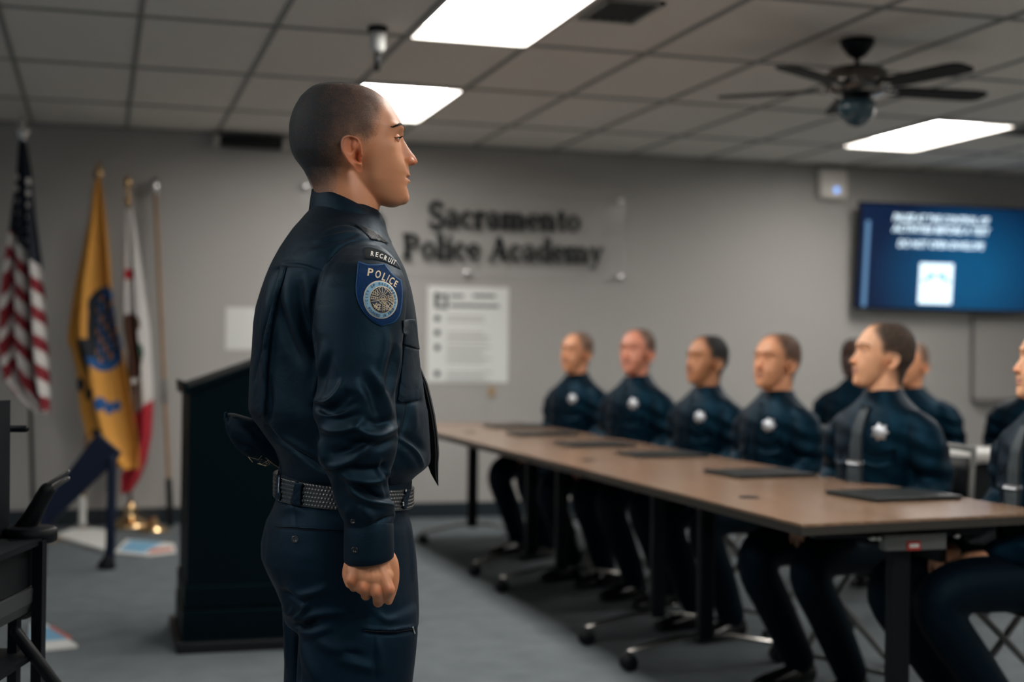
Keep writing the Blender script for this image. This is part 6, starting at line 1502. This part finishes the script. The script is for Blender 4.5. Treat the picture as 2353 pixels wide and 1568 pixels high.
cloth('belt_loop', z6([(1150, 985), (1215, 970), (1285, 990), (1240, 1080), (1210, 1200), (1195, 1340), (1200, 1440), (1190, 1465), (1060, 1440), (1045, 1420), (1080, 1280), (1110, 1120)]), M['navy_trouser'], belt, BB, .003, .003, 4)
cloth('belt_loop', z6([(880, 930), (915, 950), (905, 1080), (900, 1240), (915, 1330), (900, 1390), (860, 1390), (822, 1350), (825, 1180), (850, 1020)]), M['navy_trouser'], belt, BB, .003, .003, 4)
cloth('belt_clip', z6([(885, 1000), (893, 1002), (888, 1150), (882, 1275), (866, 1275), (872, 1140)]), M['silver_b'], belt, BB, .0065, .0015, 4)
cloth('belt_loop', z3([(1038, 470), (1082, 447), (1078, 500), (1060, 560), (1052, 612), (1034, 606), (1030, 560), (1046, 520)]), M['navy_trouser'], belt, BB, .003, .003, 3)
cloth('belt_clip', z3([(1042, 474), (1050, 476), (1052, 506), (1045, 512)]), M['silver_b'], belt, BB, .0065, .0015, 2)
cloth('belt_clip', z3([(1028, 566), (1038, 566), (1038, 588), (1030, 590)]), M['silver_b'], belt, BB, .0065, .0015, 2)
# ---- necktie hanging off the chest
pts = [(560, 884, 20), (600, 912, 22), (650, 934, 26), (700, 944, 29), (760, 953, 32), (833, 968, 36), (882, 990, 39), (920, 1000, 41), (956, 1008, 43), (1003, 1015, 45), (1045, 1018, 46), (1066, 1016, 44), (1090, 1012, 24), (1117, 1008, 2)]
V = []; lat = np.array([math.sin(PSI), -math.cos(PSI), 0]); fwd_ = np.array([math.cos(PSI), math.sin(PSI), 0])
yy = np.concatenate([np.arange(560, 1117, 6), [1117]]); P_ = np.array(pts, float)
for th_ in (0, -.005):
    for y in yy:
        x = np.interp(y, P_[:, 0], P_[:, 1]); w = np.interp(y, P_[:, 0], P_[:, 2])*.001
        c = L(x, y, 0)-lat*w
        c[1] = (c[1]-lat[1]*0)+.0; c = c-lat*0
        # centre line sits on the chest's middle, the near edge shows at the outline
        for k in np.linspace(-1, 1, 7): V.append(c+lat*w*k+fwd_*(th_*min(1, w/.02)-.22*w*k*k*min(1, (y-560)/300)))
F = []; n = len(yy)
for i in range(n-1):
    for k in range(6): a = i*7+k; F.append([a, a+1, a+8, a+7]); b = n*7+a; F.append([b, b+7, b+8, b+1])
for i in range(n-1):
    for k in (0, 6): a = i*7+k; F.append([a, a+7, n*7+a+7, n*7+a])
for i in (0, n-1):
    for k in range(6): a = i*7+k; F.append([a, n*7+a, n*7+a+1, a+1])
mesh_obj('necktie', V, F, M['tie'], hero, True, 'dark necktie with pointed end swinging clear of the shirt')
# ---- shoes
for x0, dy in ((815, -.12), (775, .12)):
    a = L(x0, 2180, dy); a[2] = 0
    V, F = union([tube([a+[-.06, 0, .05], a+[.03, .01, .05], a+[.14, .03, .035], a+[.20, .045, .028]], [(.045, .038), (.045, .042), (.030, .046), (.022, .036)], 20, up=[0, 0, 1]), tube([a+[-.02, 0, .05], a+[-.015, 0, .13]], [.043, .045], 16), tube([a+[-.07, 0, .009], a+[.20, .045, .009]], [(.009, .040), (.009, .042)], 14, up=[0, 0, 1])], .005, 3)
    mesh_obj('shoe', V, F, M['shoe'], hero, True)
# ---- cap tucked into the belt behind
cap = empty('cap', tuple(toW(np.array([L(600, 1010, 0)]))[0]), 'navy cap with gold emblem tucked into the belt at the standing recruit\'s back', 'cap', -YAW)
secs = [(672, 1050, 27, 60, 60), (655, 1040, 33, 66, 58), (635, 1028, 38, 72, 56), (612, 1016, 42, 76, 52), (590, 1006, 42, 76, 46), (570, 995, 38, 72, 40), (552, 984, 31, 66, 34), (538, 972, 23, 56, 28), (528, 961, 14, 40, 22), (521, 953, 5, 20, 20)]
S = np.array(secs, float); t_ = np.linspace(0, len(S)-1, 46); rings = []
for q in t_:
    x, y, hh, lw, ang = [np.interp(q, range(len(S)), S[:, k]) for k in range(5)]
    c = L(x, y, .01); s1 = .857e-3; r = []
    nx, nz = math.sin(R_(ang)), math.cos(R_(ang))       # section plane leans with the cap
    for a in np.linspace(0, 2*np.pi, 56, endpoint=False):
        u = hh*s1*math.sin(a)*(1.12 if math.sin(a) < 0 else .92); v = lw*.001*sgn(math.cos(a), 2.3); r.append([c[0]+u*.45, c[1]+v, c[2]+u*.89])
    rings.append(np.array(r))
V, F = loft(rings); V, F = union([(V, F)], .003, 6)
V = strokes(V, F, [(z6([(180, 180), (300, 260), (480, 300), (660, 350)]), 6, 5), (z6([(200, 170), (330, 200), (520, 240)]), 6, -8), (z6([(280, 320), (420, 430), (560, 560), (700, 640)]), 9, 4), (z6([(230, 540), (400, 620), (600, 700)]), 7, -4), (z6([(150, 140), (152, 240)]), 3, -3)])
Mi = np.array(parent_world(cap).inverted()); Wv = toW(V)
M['capcloth'] = mat('cap_cloth', (.0012, .0050, .0105), .75, bump=.5, bscale=800, spec=.2, bdist=.0008, tint=(.3, .7, 1), wr=(20, .5, .005))
co = mesh_obj('crown', Wv, F, M['capcloth'], cap, True, world=True)
KB = BVHTree.FromPolygons([tuple(v) for v in Wv], F)
p_ = L(522, 960, 0); mb = MB(); mb.tube([toW(np.array([L(519, 951, -.02)]))[0], toW(np.array([L(518, 965, -.02)]))[0]], .0035, 10); mb.build('cap_button', M['navy'], cap, True, world=True)
# brim goes down inside the belt
V, F = loft([ering(L(x, y, .01)[0], .01, L(x, y, .01)[2], .006, .07, 2.2, 32) for x, y in ((655, 1050), (660, 1080), (664, 1110), (668, 1140))]); MB().add(toW(V), F).build('brim', M['navy'], cap, True, world=True)
gm_ = mat('gold_thread', (.55, .42, .26), .5, metal=.3)
mb = MB()
for a, b, w in [((438, 752), (505, 832), 1.2), ((438, 754), (590, 795), .8), ((590, 795), (636, 738), .8), ((690, 765), (790, 850), 1.0), ((790, 850), (885, 915), .8), ((575, 850), (700, 885), 1.6), ((585, 850), (636, 790), 1.0), ((640, 860), (740, 800), 1.3), ((660, 875), (770, 822), 1.3), ((700, 885), (790, 842), 1.0), ((600, 845), (640, 868), 2.0), ((690, 810), (720, 880), .8), ((720, 800), (750, 860), .8)]:
    p0, p1 = [np.array(q) for q in z6([a, b])]; d = p1-p0; l = np.linalg.norm(d); d /= l; nn_ = np.array([-d[1], d[0]])*w/2
    V2 = [p0+nn_, p0-nn_, (p0+p1)/2+nn_, (p0+p1)/2-nn_, p1+nn_, p1-nn_]; V, F = drape_px(KB, None, .001, .0006, V2=V2, F2=[[0, 1, 3, 2], [2, 3, 5, 4]]); mb.add(V, F)
mb.build('cap_emblem', gm_, cap, world=True, label='gold and blue embroidered emblem')
for o in list(bpy.data.objects):
    if o.name.startswith('t.') or o.name == 't': bpy.data.objects.remove(o)
